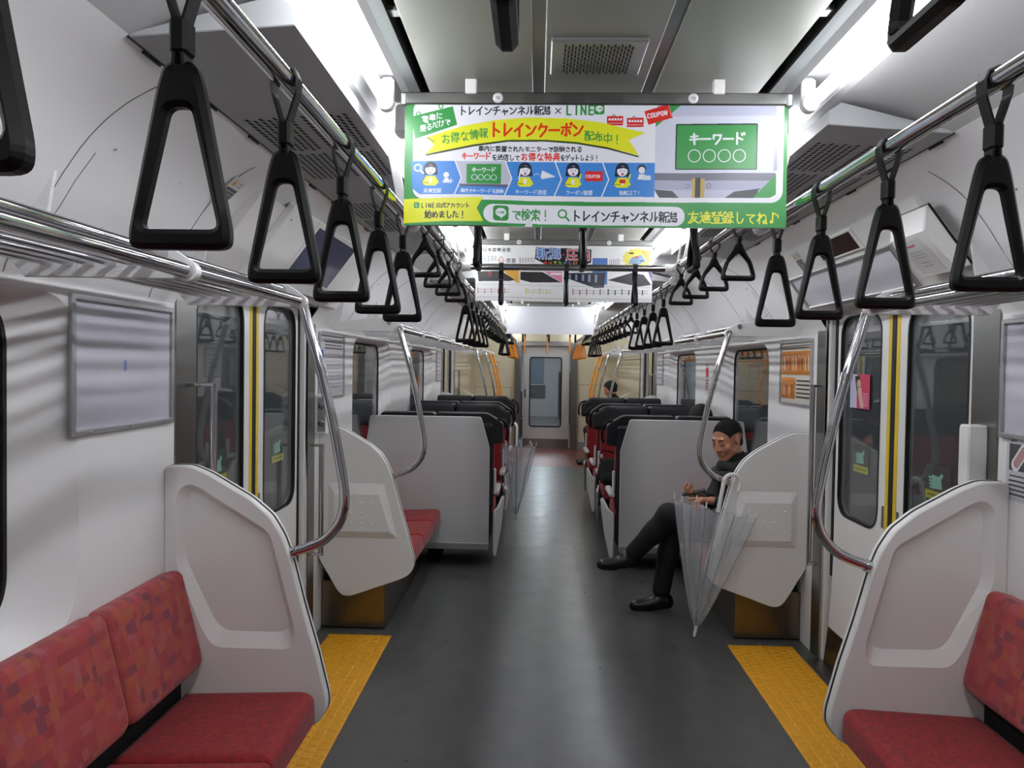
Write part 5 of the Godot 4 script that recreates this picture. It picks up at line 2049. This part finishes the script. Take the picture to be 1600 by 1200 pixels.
func door_fittings() -> void:
	var list := [[-1.0, -3.99, 0.48, 1.09, 1.305, "short steel grab bar below the button box at the left doors"], [1.0, -4.00, 0.49, 1.455, 1.325, "tall steel grab bar on the far side of the right doors"], [-1.0, -2.56, 0.49, 1.455, 1.272, "steel grab bar on the near side of the left doors"], [1.0, -9.55, 0.49, 1.45, 1.30, "steel grab bar by the far right doors"], [-1.0, -10.99, 0.49, 1.45, 1.30, "steel grab bar by the far left doors"]]
	for b in list:
		var sg: float = b[0]
		var s := st()
		var x: float = sg * b[4]
		rod(s, Vector3(x, b[2], b[1]), Vector3(x, b[3], b[1]), 0.0135, 12)
		var o := obj("grab_bar", s, M.chrome)
		tag(o, b[5], "grab bar")
		for y in [b[2] + 0.008, b[3] - 0.008]:
			s = st()
			box(s, Vector3(sg * (b[4] + 1.375) / 2, y, b[1]), Vector3(1.375 - b[4] + 0.02, 0.014, 0.03), 0.003)
			obj("mount", s, M.chrome, o)
	for b in [[-1.0, -4.08, 1.0, "white box with two round door buttons beyond the left doors"], [1.0, -2.555, -1.0, "white door button box seen from behind, near the right doors"]]:
		var sg: float = b[0]
		var f: float = b[2]
		var o := thing("button_box", b[3], "button box", Vector3(sg * 1.335, 1.245, b[1]))
		var s := st()
		box(s, Vector3.ZERO, Vector3(0.066, 0.22, 0.06), 0.006)
		obj("case", s, M.plastic_white, o)
		s = st()
		box(s, Vector3(-sg * 0.008, 0, f * 0.0305), Vector3(0.044, 0.19, 0.004), 0.001)
		var pl := obj("plate", s, M.aluminium, o)
		for y in [0.047, -0.047]:
			s = st()
			lathe(s, [Vector2(0.0001, 0.004), Vector2(0.016, 0.004), Vector2(0.016, 0.001), Vector2(0.020, 0.001), Vector2(0.020, -0.003)], 18, Transform3D(Basis(Vector3.RIGHT, f * PI / 2), Vector3(-sg * 0.008, y, f * 0.033)))
			obj("button", s, M.joint, pl)
			s = st()
			for k in [-1.0, 1.0]:
				var c := Vector3(-sg * 0.008 + k * 0.007, y, f * 0.0375)
				tri_out(s, c + Vector3(k * 0.006, 0, 0), c + Vector3(0, 0.006, 0), c + Vector3(0, -0.006, 0), c - Vector3(0, 0, f))
			obj("arrow_mark", s, M.black, pl)


func umbrellas() -> void:
	var o := thing("umbrella", "clear plastic umbrella with a white crook handle hanging by the seated man", "umbrella", Vector3(0.747, 0.055, -4.09), 0.0)
	o.rotation.z = -0.165
	var s := st()
	s.set_smooth_group(1)
	var n := 48
	var rows := 14
	var f := func(i: int, j: int) -> Vector3:
		var a := TAU * i / n
		var h := float(j) / rows
		var star := absf(sin(a * 4.0))
		var r := (0.010 + 0.185 * pow(h, 0.85)) * (1.0 - 0.42 * (1.0 - star) * (0.35 + 0.65 * h)) * (1.0 + 0.12 * sin(a * 2.0 + 0.7))
		var scallop := 0.02 * (1.0 - star) * h * h
		return Vector3(cos(a) * r * 1.08 - 0.02 * h, 0.055 + h * 0.66 - scallop, sin(a) * r * 0.55)
	for i in n:
		for j in rows:
			quad(s, f.call(i, j), f.call(i, j + 1), f.call((i + 1) % n, j + 1), f.call((i + 1) % n, j))
	obj("canopy", s, M.clear_vinyl, o)
	s = st()
	for k in 8:
		var i := 3 + k * 6
		var pts := PackedVector3Array()
		for j in rows + 1:
			pts.append(f.call(i, j))
		var a: Vector3 = pts[rows]
		pts.append(a + Vector3(a.x * 0.02, 0.028, a.z * 0.02))
		tube(s, pts, 0.0022, 5)
	obj("ribs", s, M.aluminium, o)
	s = st()
	for k in 8:
		var a: Vector3 = f.call(3 + k * 6, rows)
		rod(s, a + Vector3(0, 0.005, 0), a + Vector3(a.x * 0.02, 0.04, a.z * 0.02), 0.0042, 6)
	obj("rib_tip", s, M.plastic_white, o)
	s = st()
	rod(s, Vector3(0, 0.04, 0), Vector3(0, 0.70, 0), 0.005, 8)
	obj("shaft", s, M.chrome, o)
	s = st()
	tube(s, PackedVector3Array([Vector3(0, 0, 0), Vector3(0, 0.02, 0), Vector3(0, 0.06, 0)]), [0.006, 0.0085, 0.0095], 10)
	obj("ferrule", s, M.plastic_white, o)
	s = st()
	var hook := [Vector3(0, 0.70, 0), Vector3(0, 0.80, 0), Vector3(0.0, 0.865, 0)]
	for k in 9:
		var a := PI - PI * 1.05 * k / 8
		hook.append(Vector3(0.045 + cos(a) * 0.045, 0.872 + sin(a) * 0.045, 0))
	hook.append(Vector3(0.088, 0.835, 0))
	tube(s, smooth_path(hook, 4), 0.0115, 12)
	obj("crook_handle", s, M.plastic_white, o)
	var c := dup(o, Vector3(-0.325, 0.07, -7.0), PI * 0.5, "clear plastic umbrella hanging on the aisle side of the left box seats")
	c.rotation = Vector3(0, 2.4, 0)


func bag() -> void:
	var o := thing("shoulder_bag", "black bag lying on the aisle seat behind the right grey panel", "bag", Vector3(0.56, 0.475, -6.72))
	var s := st()
	field_mesh(s, [[0, Vector3(-0.06, 0.09, 0), Vector3(0.12, 0.08, 0.02), 0.085, 0.09], [0, Vector3(-0.05, 0.15, -0.06), Vector3(0.10, 0.16, -0.05), 0.075, 0.07], [0, Vector3(-0.07, 0.05, 0.10), Vector3(0.06, 0.05, 0.12), 0.05, 0.05]], 0.014, 0.05)
	obj("body", s, M.cloth_black, o)
	s = st()
	tube(s, smooth_path([Vector3(-0.08, 0.16, 0.02), Vector3(-0.13, 0.25, 0.03), Vector3(-0.09, 0.30, 0.0), Vector3(0.02, 0.27, -0.02), Vector3(0.07, 0.20, -0.02)], 6), 0.011, 8, false, true, 0.45)
	obj("strap", s, M.belt, o)
	s = st()
	box(s, Vector3(-0.115, 0.255, 0.035), Vector3(0.03, 0.035, 0.008), 0.003)
	obj("buckle_plate", s, M.white_metal, o)


# ---------------------------------------------------------------- people
# primitives: [op, a, b, ra, rb] tapered capsules; [op, c, radii, basis] ellipsoids (op 0 add, 1 cut)
func prim_box(q: Array) -> AABB:
	if q.size() == 5:
		var r: float = maxf(q[3], q[4])
		var b := AABB(q[1], Vector3.ZERO).expand(q[2])
		return b.grow(r)
	var r2: Vector3 = q[2]
	return AABB(q[1], Vector3.ZERO).grow(maxf(r2.x, maxf(r2.y, r2.z)))


func field_mesh(s: SurfaceTool, prims: Array, cell: float, k: float, out_t := Transform3D()) -> void:
	var bb := prim_box(prims[0])
	for q in prims:
		if q[0] == 0:
			bb = bb.merge(prim_box(q))
	bb = bb.grow(cell * 2.5)
	var nx := int(bb.size.x / cell) + 2
	var ny := int(bb.size.y / cell) + 2
	var nz := int(bb.size.z / cell) + 2
	var o := bb.position
	var f := PackedFloat32Array()
	f.resize(nx * ny * nz)
	f.fill(0.08)
	for q in prims:
		var pb := prim_box(q).grow(k + cell * 2)
		var x0 := clampi(int((pb.position.x - o.x) / cell), 0, nx - 1)
		var x1 := clampi(int((pb.end.x - o.x) / cell) + 1, 0, nx - 1)
		var y0 := clampi(int((pb.position.y - o.y) / cell), 0, ny - 1)
		var y1 := clampi(int((pb.end.y - o.y) / cell) + 1, 0, ny - 1)
		var z0 := clampi(int((pb.position.z - o.z) / cell), 0, nz - 1)
		var z1 := clampi(int((pb.end.z - o.z) / cell) + 1, 0, nz - 1)
		var caps: bool = q.size() == 5
		var a: Vector3 = q[1]
		var ab := Vector3.ZERO
		var l := 1.0
		var ra := 0.0
		var rb := 0.0
		var inv := Basis()
		var rr := Vector3.ONE
		var rmin := 1.0
		if caps:
			ab = q[2] - a
			l = maxf(ab.length_squared(), 1e-9)
			ra = q[3]
			rb = q[4]
		else:
			rr = q[2]
			inv = (q[3] as Basis).inverse()
			rmin = minf(rr.x, minf(rr.y, rr.z))
		var cut: bool = q[0] == 1
		for z in range(z0, z1 + 1):
			for y in range(y0, y1 + 1):
				var row := (z * ny + y) * nx
				for x in range(x0, x1 + 1):
					var p := Vector3(o.x + x * cell, o.y + y * cell, o.z + z * cell) - a
					var d: float
					if caps:
						var h := clampf(p.dot(ab) / l, 0.0, 1.0)
						d = (p - ab * h).length() - lerpf(ra, rb, h)
					else:
						var e := (inv * p) / rr
						var e2 := e / rr
						var m := e.length()
						d = m * (m - 1.0) / maxf(e2.length(), 1e-6)
					var c := f[row + x]
					if cut:
						d = -d
						var g := maxf(k * 0.5 - absf(c - d), 0.0) / (k * 0.5)
						f[row + x] = maxf(c, d) + g * g * k * 0.125
					else:
						var g := maxf(k - absf(c - d), 0.0) / k
						f[row + x] = minf(c, d) - g * g * k * 0.25
	# surface nets
	var ids := PackedInt32Array()
	ids.resize(nx * ny * nz)
	ids.fill(-1)
	var verts := PackedVector3Array()
	var corner := [0, 1, nx, nx + 1, nx * ny, nx * ny + 1, nx * ny + nx, nx * ny + nx + 1]
	var off := [Vector3(0, 0, 0), Vector3(1, 0, 0), Vector3(0, 1, 0), Vector3(1, 1, 0), Vector3(0, 0, 1), Vector3(1, 0, 1), Vector3(0, 1, 1), Vector3(1, 1, 1)]
	var edges := [[0, 1], [2, 3], [4, 5], [6, 7], [0, 2], [1, 3], [4, 6], [5, 7], [0, 4], [1, 5], [2, 6], [3, 7]]
	for z in nz - 1:
		for y in ny - 1:
			for x in nx - 1:
				var i := (z * ny + y) * nx + x
				var neg := 0
				for c in corner:
					if f[i + c] < 0.0:
						neg += 1
				if neg == 0 or neg == 8:
					continue
				var sum := Vector3.ZERO
				var cnt := 0
				for e in edges:
					var u := f[i + corner[e[0]]]
					var v := f[i + corner[e[1]]]
					if (u < 0.0) != (v < 0.0):
						sum += (off[e[0]] as Vector3).lerp(off[e[1]], u / (u - v))
						cnt += 1
				ids[i] = verts.size()
				verts.append(out_t * (o + (Vector3(x, y, z) + sum / cnt) * cell))
	s.set_smooth_group(1)
	var sx := 1
	var sy := nx
	var sz := nx * ny
	for z in range(1, nz - 1):
		for y in range(1, ny - 1):
			for x in range(1, nx - 1):
				var i := (z * ny + y) * nx + x
				var u := f[i] < 0.0
				for ax in 3:
					var st_: int = [sx, sy, sz][ax]
					if u == (f[i + st_] < 0.0):
						continue
					var b: int = [sy, sz, sx][ax]
					var c: int = [sz, sx, sy][ax]
					var q := [ids[i], ids[i - b], ids[i - b - c], ids[i - c]]
					if q[0] < 0 or q[1] < 0 or q[2] < 0 or q[3] < 0:
						continue
					if u:
						quad(s, verts[q[0]], verts[q[1]], verts[q[2]], verts[q[3]])
					else:
						quad(s, verts[q[3]], verts[q[2]], verts[q[1]], verts[q[0]])
	s.set_smooth_group(-1)


func head_prims() -> Array:   # local: z out of the face, y up
	var I := Basis()
	return [
		[0, Vector3(0, 0.028, -0.018), Vector3(0.076, 0.088, 0.094), I],
		[0, Vector3(0, -0.028, 0.022), Vector3(0.060, 0.082, 0.070), I],
		[0, Vector3(-0.046, -0.060, 0.012), Vector3(-0.012, -0.098, 0.066), 0.022, 0.019],
		[0, Vector3(0.046, -0.060, 0.012), Vector3(0.012, -0.098, 0.066), 0.022, 0.019],
		[0, Vector3(-0.036, 0.031, 0.072), Vector3(0.036, 0.031, 0.072), 0.0115, 0.0115],
		[0, Vector3(-0.042, -0.022, 0.060), Vector3(-0.034, -0.030, 0.064), 0.022, 0.02],
		[0, Vector3(0.042, -0.022, 0.060), Vector3(0.034, -0.030, 0.064), 0.022, 0.02],
		[1, Vector3(-0.031, 0.010, 0.098), Vector3(0.017, 0.012, 0.016), I],
		[1, Vector3(0.031, 0.010, 0.098), Vector3(0.017, 0.012, 0.016), I],
		[0, Vector3(-0.031, 0.009, 0.071), Vector3(0.014, 0.012, 0.014), I],
		[0, Vector3(0.031, 0.009, 0.071), Vector3(0.014, 0.012, 0.014), I],
		[0, Vector3(0, 0.016, 0.088), Vector3(0, -0.027, 0.103), 0.007, 0.012],
		[0, Vector3(-0.013, -0.030, 0.092), Vector3(0.013, -0.030, 0.092), 0.009, 0.009],
		[0, Vector3(-0.019, -0.057, 0.085), Vector3(0.019, -0.057, 0.085), 0.006, 0.006],
		[0, Vector3(-0.016, -0.070, 0.084), Vector3(0.016, -0.070, 0.084), 0.0075, 0.0075],
		[0, Vector3(-0.078, 0.0, -0.008), Vector3(0.009, 0.031, 0.019), Basis(Vector3.UP, -0.35)],
		[0, Vector3(0.078, 0.0, -0.008), Vector3(0.009, 0.031, 0.019), Basis(Vector3.UP, 0.35)],
	]


func hair_prims(crop: bool) -> Array:
	var I := Basis()
	var g := 0.0025 if crop else 0.016
	return [
		[0, Vector3(0, 0.030, -0.020), Vector3(0.076 + g, 0.088 + g, 0.094 + g), I],
		[0, Vector3(0, -0.03, -0.062), Vector3(0.058, 0.05, 0.036 + g * 0.5), I],
		[1, Vector3(0, 0.006 if crop else -0.020, 0.090), Vector3(0.105, 0.085, 0.066) if crop else Vector3(0.105, 0.092, 0.074), I],
		[1, Vector3(0, -0.135, 0.035), Vector3(0.14, 0.125, 0.085), I],
		[1, Vector3(-0.082, -0.005, 0.0), Vector3(0.02, 0.034, 0.026), I],
		[1, Vector3(0.082, -0.005, 0.0), Vector3(0.02, 0.034, 0.026), I],
	]


func strands(s: SurfaceTool, prims: Array, t: Transform3D, n: int, long_: float, wide: float, keep: Callable) -> void:   # short hairs standing on a surface
	var base := st()
	field_mesh(base, prims, 0.006, 0.008)
	base.generate_normals()
	var f := base.commit().get_faces()
	var r := RandomNumberGenerator.new()
	r.seed = 77
	s.set_smooth_group(-1)
	var done := 0
	for tries in n * 4:
		if done >= n:
			break
		var k := r.randi_range(0, f.size() / 3 - 1) * 3
		var u := r.randf()
		var v := r.randf() * (1.0 - u)
		var p := f[k] + (f[k + 1] - f[k]) * u + (f[k + 2] - f[k]) * v
		if not keep.call(p):
			continue
		done += 1
		var nrm := (p - Vector3(0, 0.02, -0.018)).normalized()
		var dir := (nrm * 0.8 + Vector3(r.randf_range(-0.5, 0.5), -0.25 + r.randf_range(-0.4, 0.3), r.randf_range(-0.2, 0.6))).normalized()
		var side := dir.cross(nrm + Vector3(0.01, 0.02, 0.03)).normalized() * wide
		p -= nrm * 0.002
		tri(s, t * (p - side), t * (p + side), t * (p + dir * long_ * r.randf_range(0.6, 1.2)))


func face_parts(t: Transform3D, parent: Node) -> void:
	for x in [-1.0, 1.0]:
		var s := st()
		tube(s, smooth_path([t * Vector3(x * 0.016, 0.030, 0.0885), t * Vector3(x * 0.032, 0.036, 0.086), t * Vector3(x * 0.048, 0.031, 0.076)], 4), [0.002, 0.0026, 0.003, 0.0032, 0.0034, 0.0034, 0.003, 0.0026, 0.0018], 6)
		obj("eyebrow", s, M.brow, parent)
		s = st()
		tube(s, smooth_path([t * Vector3(x * 0.019, 0.006, 0.0835), t * Vector3(x * 0.031, 0.002, 0.0862), t * Vector3(x * 0.043, 0.006, 0.0805)], 4), 0.0019, 6)
		obj("eyelid_line", s, M.brow, parent)
	var s2 := st()
	tube(s2, smooth_path([t * Vector3(-0.021, -0.0630, 0.0870), t * Vector3(0, -0.0635, 0.0925), t * Vector3(0.021, -0.0630, 0.0870)], 5), 0.0030, 6)
	obj("mouth", s2, M.lips, parent)


func hand(wrist: Vector3, fwd: Vector3, palm: Vector3, thumb_side: Vector3, curls: Array, thumb_curl: float) -> Array:
	var f := fwd.normalized()
	var n := (palm - f * palm.dot(f)).normalized()
	var sd := (thumb_side - f * thumb_side.dot(f) - n * thumb_side.dot(n)).normalized()
	var out := [
		[0, wrist, wrist + f * 0.03, 0.024, 0.026],
		[0, wrist + f * 0.025 + sd * 0.018, wrist + f * 0.082 + sd * 0.024, 0.016, 0.013],
		[0, wrist + f * 0.025, wrist + f * 0.088, 0.017, 0.013],
		[0, wrist + f * 0.025 - sd * 0.018, wrist + f * 0.080 - sd * 0.024, 0.016, 0.012],
	]
	for i in 4:
		var p := wrist + f * (0.088 - 0.006 * absf(i - 1.0)) + sd * (0.030 - 0.0195 * i)
		var lens_: Array = [[0.040, 0.024, 0.018], [0.044, 0.027, 0.020], [0.041, 0.025, 0.019], [0.032, 0.019, 0.016]][i]
		var a := 0.0
		for j in 3:
			a += curls[i] * [0.8, 1.1, 0.7][j]
			var e: Vector3 = p + (f * cos(a) + n * sin(a)) * lens_[j]
			out.append([0, p, e, 0.0092 - j * 0.0007, 0.0085 - j * 0.0008])
			p = e
	var b := wrist + f * 0.028 + sd * 0.026
	var m := b + (f * 0.62 + sd * 0.72 + n * 0.25).normalized() * 0.045
	out.append([0, b, m, 0.014, 0.011])
	var e2 := m + (f * cos(thumb_curl) + n * sin(thumb_curl) + sd * 0.15).normalized() * 0.032
	out.append([0, m, e2, 0.0105, 0.009])
	out.append([0, e2, e2 + (f * cos(thumb_curl * 1.4) + n * sin(thumb_curl * 1.4) - sd * 0.1).normalized() * 0.022, 0.009, 0.0075])
	return out


func shoe(s: SurfaceTool, heel: Vector3, toe: Vector3, up: Vector3) -> void:
	var d := (toe - heel).normalized()
	var l := heel.distance_to(toe)
	field_mesh(s, [
		[0, heel + d * 0.03 + up * 0.045, heel + d * 0.10 + up * 0.050, 0.036, 0.036],
		[0, heel + d * 0.04 + up * 0.075, heel + d * 0.075 + up * 0.085, 0.036, 0.036],
		[0, heel + d * 0.10 + up * 0.045, heel + d * (l - 0.055) + up * 0.028, 0.038, 0.030],
		[0, heel + d * (l * 0.6) + up * 0.026, heel + d * (l - 0.03) + up * 0.022, 0.034, 0.020],
	], 0.008, 0.03)


func people() -> void:
	passenger_with_phone()
	sitters()


func passenger_with_phone() -> void:
	var O := Vector3(1.08, 0.0, -4.62)   # node at the floor under the hips; joints below are given relative to the world, then shifted
	var o := thing("person", "man with cropped hair in a black coat and grey scarf looking at a phone", "person", O)
	var w := func(x: float, y: float, z: float) -> Vector3: return Vector3(x, y, z) - O
	# joints
	var hip_l: Vector3 = w.call(1.10, 0.545, -4.53)
	var hip_r: Vector3 = w.call(1.10, 0.53, -4.71)
	var knee_l: Vector3 = w.call(0.685, 0.622, -4.60)
	var ank_l: Vector3 = w.call(0.478, 0.345, -4.655)
	var knee_r: Vector3 = w.call(0.725, 0.515, -4.69)
	var ank_r: Vector3 = w.call(0.665, 0.12, -4.69)
	var belly: Vector3 = w.call(1.12, 0.62, -4.62)
	var chest: Vector3 = w.call(1.125, 0.82, -4.62)
	var neck: Vector3 = w.call(1.095, 0.965, -4.62)
	var sh_l: Vector3 = w.call(1.115, 0.905, -4.435)
	var sh_r: Vector3 = w.call(1.095, 0.905, -4.80)
	var el_l: Vector3 = w.call(1.07, 0.675, -4.395)
	var el_r: Vector3 = w.call(1.01, 0.68, -4.82)
	var wr_l: Vector3 = w.call(0.945, 0.735, -4.47)
	var wr_r: Vector3 = w.call(0.905, 0.725, -4.63)
	var head_t := Transform3D(Basis(), w.call(1.032, 1.095, -4.60))
	var zf := Vector3(-0.76, -0.36, 0.52).normalized()
	var xf := Vector3.UP.cross(zf).normalized()
	head_t.basis = Basis(xf, zf.cross(xf), zf)
	# one continuous body under the clothes; head and hands on finer grids
	var s := st()
	field_mesh(s, [
		[0, belly, chest, 0.11, 0.12], [0, chest, neck, 0.11, 0.055], [0, sh_l, sh_r, 0.05, 0.05], [0, hip_l, hip_r, 0.09, 0.09], [0, hip_r, belly, 0.09, 0.1],
		[0, sh_l, el_l, 0.042, 0.034], [0, el_l, wr_l, 0.034, 0.024], [0, sh_r, el_r, 0.042, 0.034], [0, el_r, wr_r, 0.034, 0.024],
		[0, hip_l, knee_l, 0.07, 0.048], [0, knee_l, ank_l, 0.046, 0.032], [0, hip_r, knee_r, 0.07, 0.048], [0, knee_r, ank_r, 0.046, 0.032],
		[0, neck, head_t * Vector3(0, -0.05, -0.03), 0.054, 0.050],
	], 0.014, 0.04)
	field_mesh(s, head_prims() + [[0, head_t.affine_inverse() * neck, Vector3(0, -0.05, -0.028), 0.054, 0.050]], 0.0036, 0.014, head_t)
	var hl := hand(wr_l, Vector3(-0.92, 0.10, -0.25), Vector3(-0.15, -1, 0.1), Vector3(0.1, 0.1, -1), [0.12, 0.75, 0.85, 0.9], 0.5)
	var hr := hand(wr_r, Vector3(-0.88, 0.22, 0.22), Vector3(0.2, 1, 0.2), Vector3(0, 0, -1), [0.55, 0.6, 0.62, 0.65], 0.9)
	field_mesh(s, hl, 0.0034, 0.008)
	field_mesh(s, hr, 0.0034, 0.008)
	var body := obj("body", s, M.skin, o)
	s = st()
	field_mesh(s, hair_prims(true) + [[1, Vector3(-0.10, -0.01, 0.0), Vector3(0.05, 0.065, 0.10), Basis()], [1, Vector3(0.10, -0.01, 0.0), Vector3(0.05, 0.065, 0.10), Basis()]], 0.0042, 0.012, head_t)
	strands(s, hair_prims(true), head_t, 7000, 0.008, 0.0009, func(p: Vector3) -> bool: return p.y > 0.045 and Vector2(p.x * 0.8, p.y - 0.006).length() > 0.066)
	var crop := obj("hair", s, M.hair, o)
	s = st()
	strands(s, hair_prims(true), head_t, 5000, 0.0045, 0.0007, func(p: Vector3) -> bool: return absf(p.x) > 0.045 and p.y > -0.035 and p.y < 0.075)
	stuff(obj("shaved_side_hair", s, M.stubble, crop))
	face_parts(head_t, body)
	# clothes
	s = st()
	field_mesh(s, [
		[0, w.call(1.13, 0.60, -4.62), w.call(1.135, 0.80, -4.62), 0.145, 0.140], [0, w.call(1.12, 0.55, -4.55), w.call(1.12, 0.55, -4.69), 0.12, 0.12],
		[0, w.call(1.13, 0.80, -4.53), w.call(1.13, 0.80, -4.71), 0.125, 0.125], [0, w.call(1.115, 0.885, -4.46), w.call(1.10, 0.885, -4.78), 0.075, 0.075], [0, chest, neck, 0.12, 0.075],
		[0, sh_l, el_l, 0.064, 0.057], [0, el_l, wr_l.lerp(el_l, 0.12), 0.056, 0.040], [0, sh_r, el_r, 0.064, 0.057], [0, el_r, wr_r.lerp(el_r, 0.12), 0.058, 0.041],
		[0, w.call(1.08, 0.56, -4.53), w.call(0.98, 0.575, -4.55), 0.098, 0.092], [0, w.call(1.08, 0.55, -4.71), w.call(0.98, 0.56, -4.70), 0.098, 0.092],
	], 0.013, 0.045)
	obj("coat", s, M.cloth_black, o)
	s = st()
	field_mesh(s, [
		[0, hip_l, knee_l, 0.092, 0.070], [0, knee_l, knee_l.lerp(ank_l, 0.45), 0.070, 0.062], [0, knee_l.lerp(ank_l, 0.4), ank_l + Vector3(0.005, 0.025, 0), 0.064, 0.056],
		[0, hip_r, knee_r, 0.092, 0.070], [0, knee_r, knee_r.lerp(ank_r, 0.4), 0.070, 0.062], [0, knee_r.lerp(ank_r, 0.4), ank_r + Vector3(0, 0.01, 0), 0.062, 0.056], [0, hip_l, hip_r, 0.10, 0.10],
	], 0.012, 0.03)
	obj("trousers", s, M.trousers, o)
	s = st()
	shoe(s, w.call(0.530, 0.262, -4.66), w.call(0.245, 0.268, -4.645), Vector3(-0.18, 0.98, 0))
	field_mesh(s, [[0, ank_l + Vector3(0.005, 0.02, 0), ank_l + Vector3(0.0, -0.03, 0.0), 0.040, 0.036]], 0.01, 0.02)
	obj("shoe", s, M.shoe, o)
	s = st()
	shoe(s, w.call(0.735, 0.0, -4.69), w.call(0.455, 0.0, -4.685), Vector3.UP)
	obj("shoe", s, M.shoe, o)
	s = st()
	var loop := PackedVector3Array()
	var rad := []
	for k in 26:
		var a := TAU * k / 26
		loop.append(neck + Vector3(cos(a) * 0.080 - 0.010, -0.018 + 0.014 * sin(a * 3.0) + cos(a) * 0.028, sin(a) * 0.088))
		rad.append(0.036 + 0.005 * sin(a * 5.0))
	tube(s, loop, rad, 12, true, false)
	loop = PackedVector3Array()
	for k in 26:
		var a := TAU * k / 26
		loop.append(neck + Vector3(cos(a) * 0.092 - 0.030, -0.068 + 0.012 * sin(a * 2.0 + 1.0) + cos(a) * 0.03, sin(a) * 0.098))
	tube(s, loop, 0.040, 12, true, false)
	tube(s, smooth_path([neck + Vector3(-0.11, -0.05, 0.02), neck + Vector3(-0.125, -0.12, 0.03), neck + Vector3(-0.13, -0.20, 0.035)], 5), 0.042, 10, false, true, 0.5)
	obj("scarf", s, M.scarf, o)
	# the phone in his hand is a thing of its own
	s = st()
	var ph := Transform3D(Basis(Vector3(0, 0, 1), 0.25) * Basis(Vector3.UP, -0.15), Vector3(0.835, 0.762, -4.595))
	var hb := PackedVector2Array(rounded(rect(-0.072, -0.036, 0.072, 0.036), 0.008, 3))
	slab(s, hb, 0.009, 0.002, ph * Transform3D(Basis(Vector3(1, 0, 0), Vector3(0, 0, -1), Vector3(0, 1, 0)), Vector3.ZERO))
	var p := obj("phone", s, M.black)
	tag(p, "dark mobile phone held by the seated man", "phone")
	s = st()
	slab(s, PackedVector2Array(rect(-0.064, -0.032, 0.064, 0.032)), 0.0006, 0, ph * Transform3D(Basis(Vector3(1, 0, 0), Vector3(0, 0, -1), Vector3(0, 1, 0)), Vector3(0, 0.0091, 0)))
	obj("screen", s, M.dark_glass, p)


func sitters() -> void:
	# other passengers, mostly hidden by the seats: facing local -x
	var o := thing("person", "dark haired passenger seen in profile above the far seats by the end wall", "person", Vector3(1.06, 0.0, -11.75))
	var s := st()
	var neck := Vector3(-0.01, 1.06, 0)
	var ht := Transform3D(Basis(Vector3(0, 0, 1), Vector3(0.35, 0.94, 0).normalized(), Vector3(-0.94, 0.35, 0).normalized()), Vector3(-0.05, 1.185, 0))
	ht.basis = Basis(Vector3.UP.cross(Vector3(-0.93, -0.36, 0.1).normalized()).normalized(), Vector3.UP, Vector3.RIGHT)
	var zf := Vector3(-0.93, -0.36, 0.1).normalized()
	var xf := Vector3.UP.cross(zf).normalized()
	ht.basis = Basis(xf, zf.cross(xf), zf)
	var bones := [[0, Vector3(0.05, 0.58, 0), Vector3(0.06, 0.88, 0), 0.12, 0.13], [0, Vector3(0.06, 0.88, 0), neck, 0.12, 0.055], [0, Vector3(0.05, 0.97, 0.18), Vector3(0.05, 0.97, -0.18), 0.055, 0.055]]
	for k in [-1.0, 1.0]:
		bones += [[0, Vector3(0.05, 0.97, 0.18 * k), Vector3(0.0, 0.72, 0.22 * k), 0.045, 0.038], [0, Vector3(0.0, 0.72, 0.22 * k), Vector3(-0.24, 0.66, 0.10 * k), 0.037, 0.026]]
		bones += [[0, Vector3(0.02, 0.54, 0.09 * k), Vector3(-0.38, 0.52, 0.11 * k), 0.08, 0.055], [0, Vector3(-0.38, 0.52, 0.11 * k), Vector3(-0.36, 0.10, 0.11 * k), 0.05, 0.035]]
	field_mesh(s, bones + [[0, neck, ht * Vector3(0, -0.05, -0.03), 0.054, 0.05]], 0.018, 0.04)
	field_mesh(s, head_prims(), 0.006, 0.014, ht)
	for k in [-1.0, 1.0]:
		field_mesh(s, hand(Vector3(-0.24, 0.66, 0.10 * k), Vector3(-1, -0.3, -0.3 * k), Vector3(0, -1, 0), Vector3(0, 0.2, -k), [0.35, 0.4, 0.42, 0.45], 0.4), 0.0045, 0.008)
	var body := obj("body", s, M.skin, o)
	face_parts(ht, body)
	s = st()
	field_mesh(s, hair_prims(false), 0.006, 0.01, ht)
	obj("hair", s, M.hair, o)
	s = st()
	var coat := []
	for b in bones.slice(0, 3):
		coat.append([0, b[1], b[2], b[3] + 0.025, b[4] + 0.022])
	for b in bones.slice(3):
		if b[1].y > 0.6:
			coat.append([0, b[1], b[2], b[3] + 0.02, b[4] + 0.014])
	field_mesh(s, coat, 0.018, 0.04)
	obj("coat", s, M.cloth_black, o)
	s = st()
	var legs := [[0, Vector3(0.03, 0.55, 0.08), Vector3(0.03, 0.55, -0.08), 0.105, 0.105]]
	for b in bones.slice(3):
		if b[1].y < 0.6:
			legs.append([0, b[1], b[2], b[3] + 0.018, b[4] + 0.016])
	field_mesh(s, legs, 0.018, 0.03)
	obj("trousers", s, M.trousers, o)
	for k in [-1.0, 1.0]:
		s = st()
		shoe(s, Vector3(-0.30, 0.0, 0.11 * k), Vector3(-0.57, 0.0, 0.12 * k), Vector3.UP)
		obj("shoe", s, M.shoe, o)
	var c := dup(o, Vector3(1.18, -0.075, -5.98), -PI / 2, "passenger behind the right grey panel of whom only dark hair shows")
	c.set_meta("category", "person")
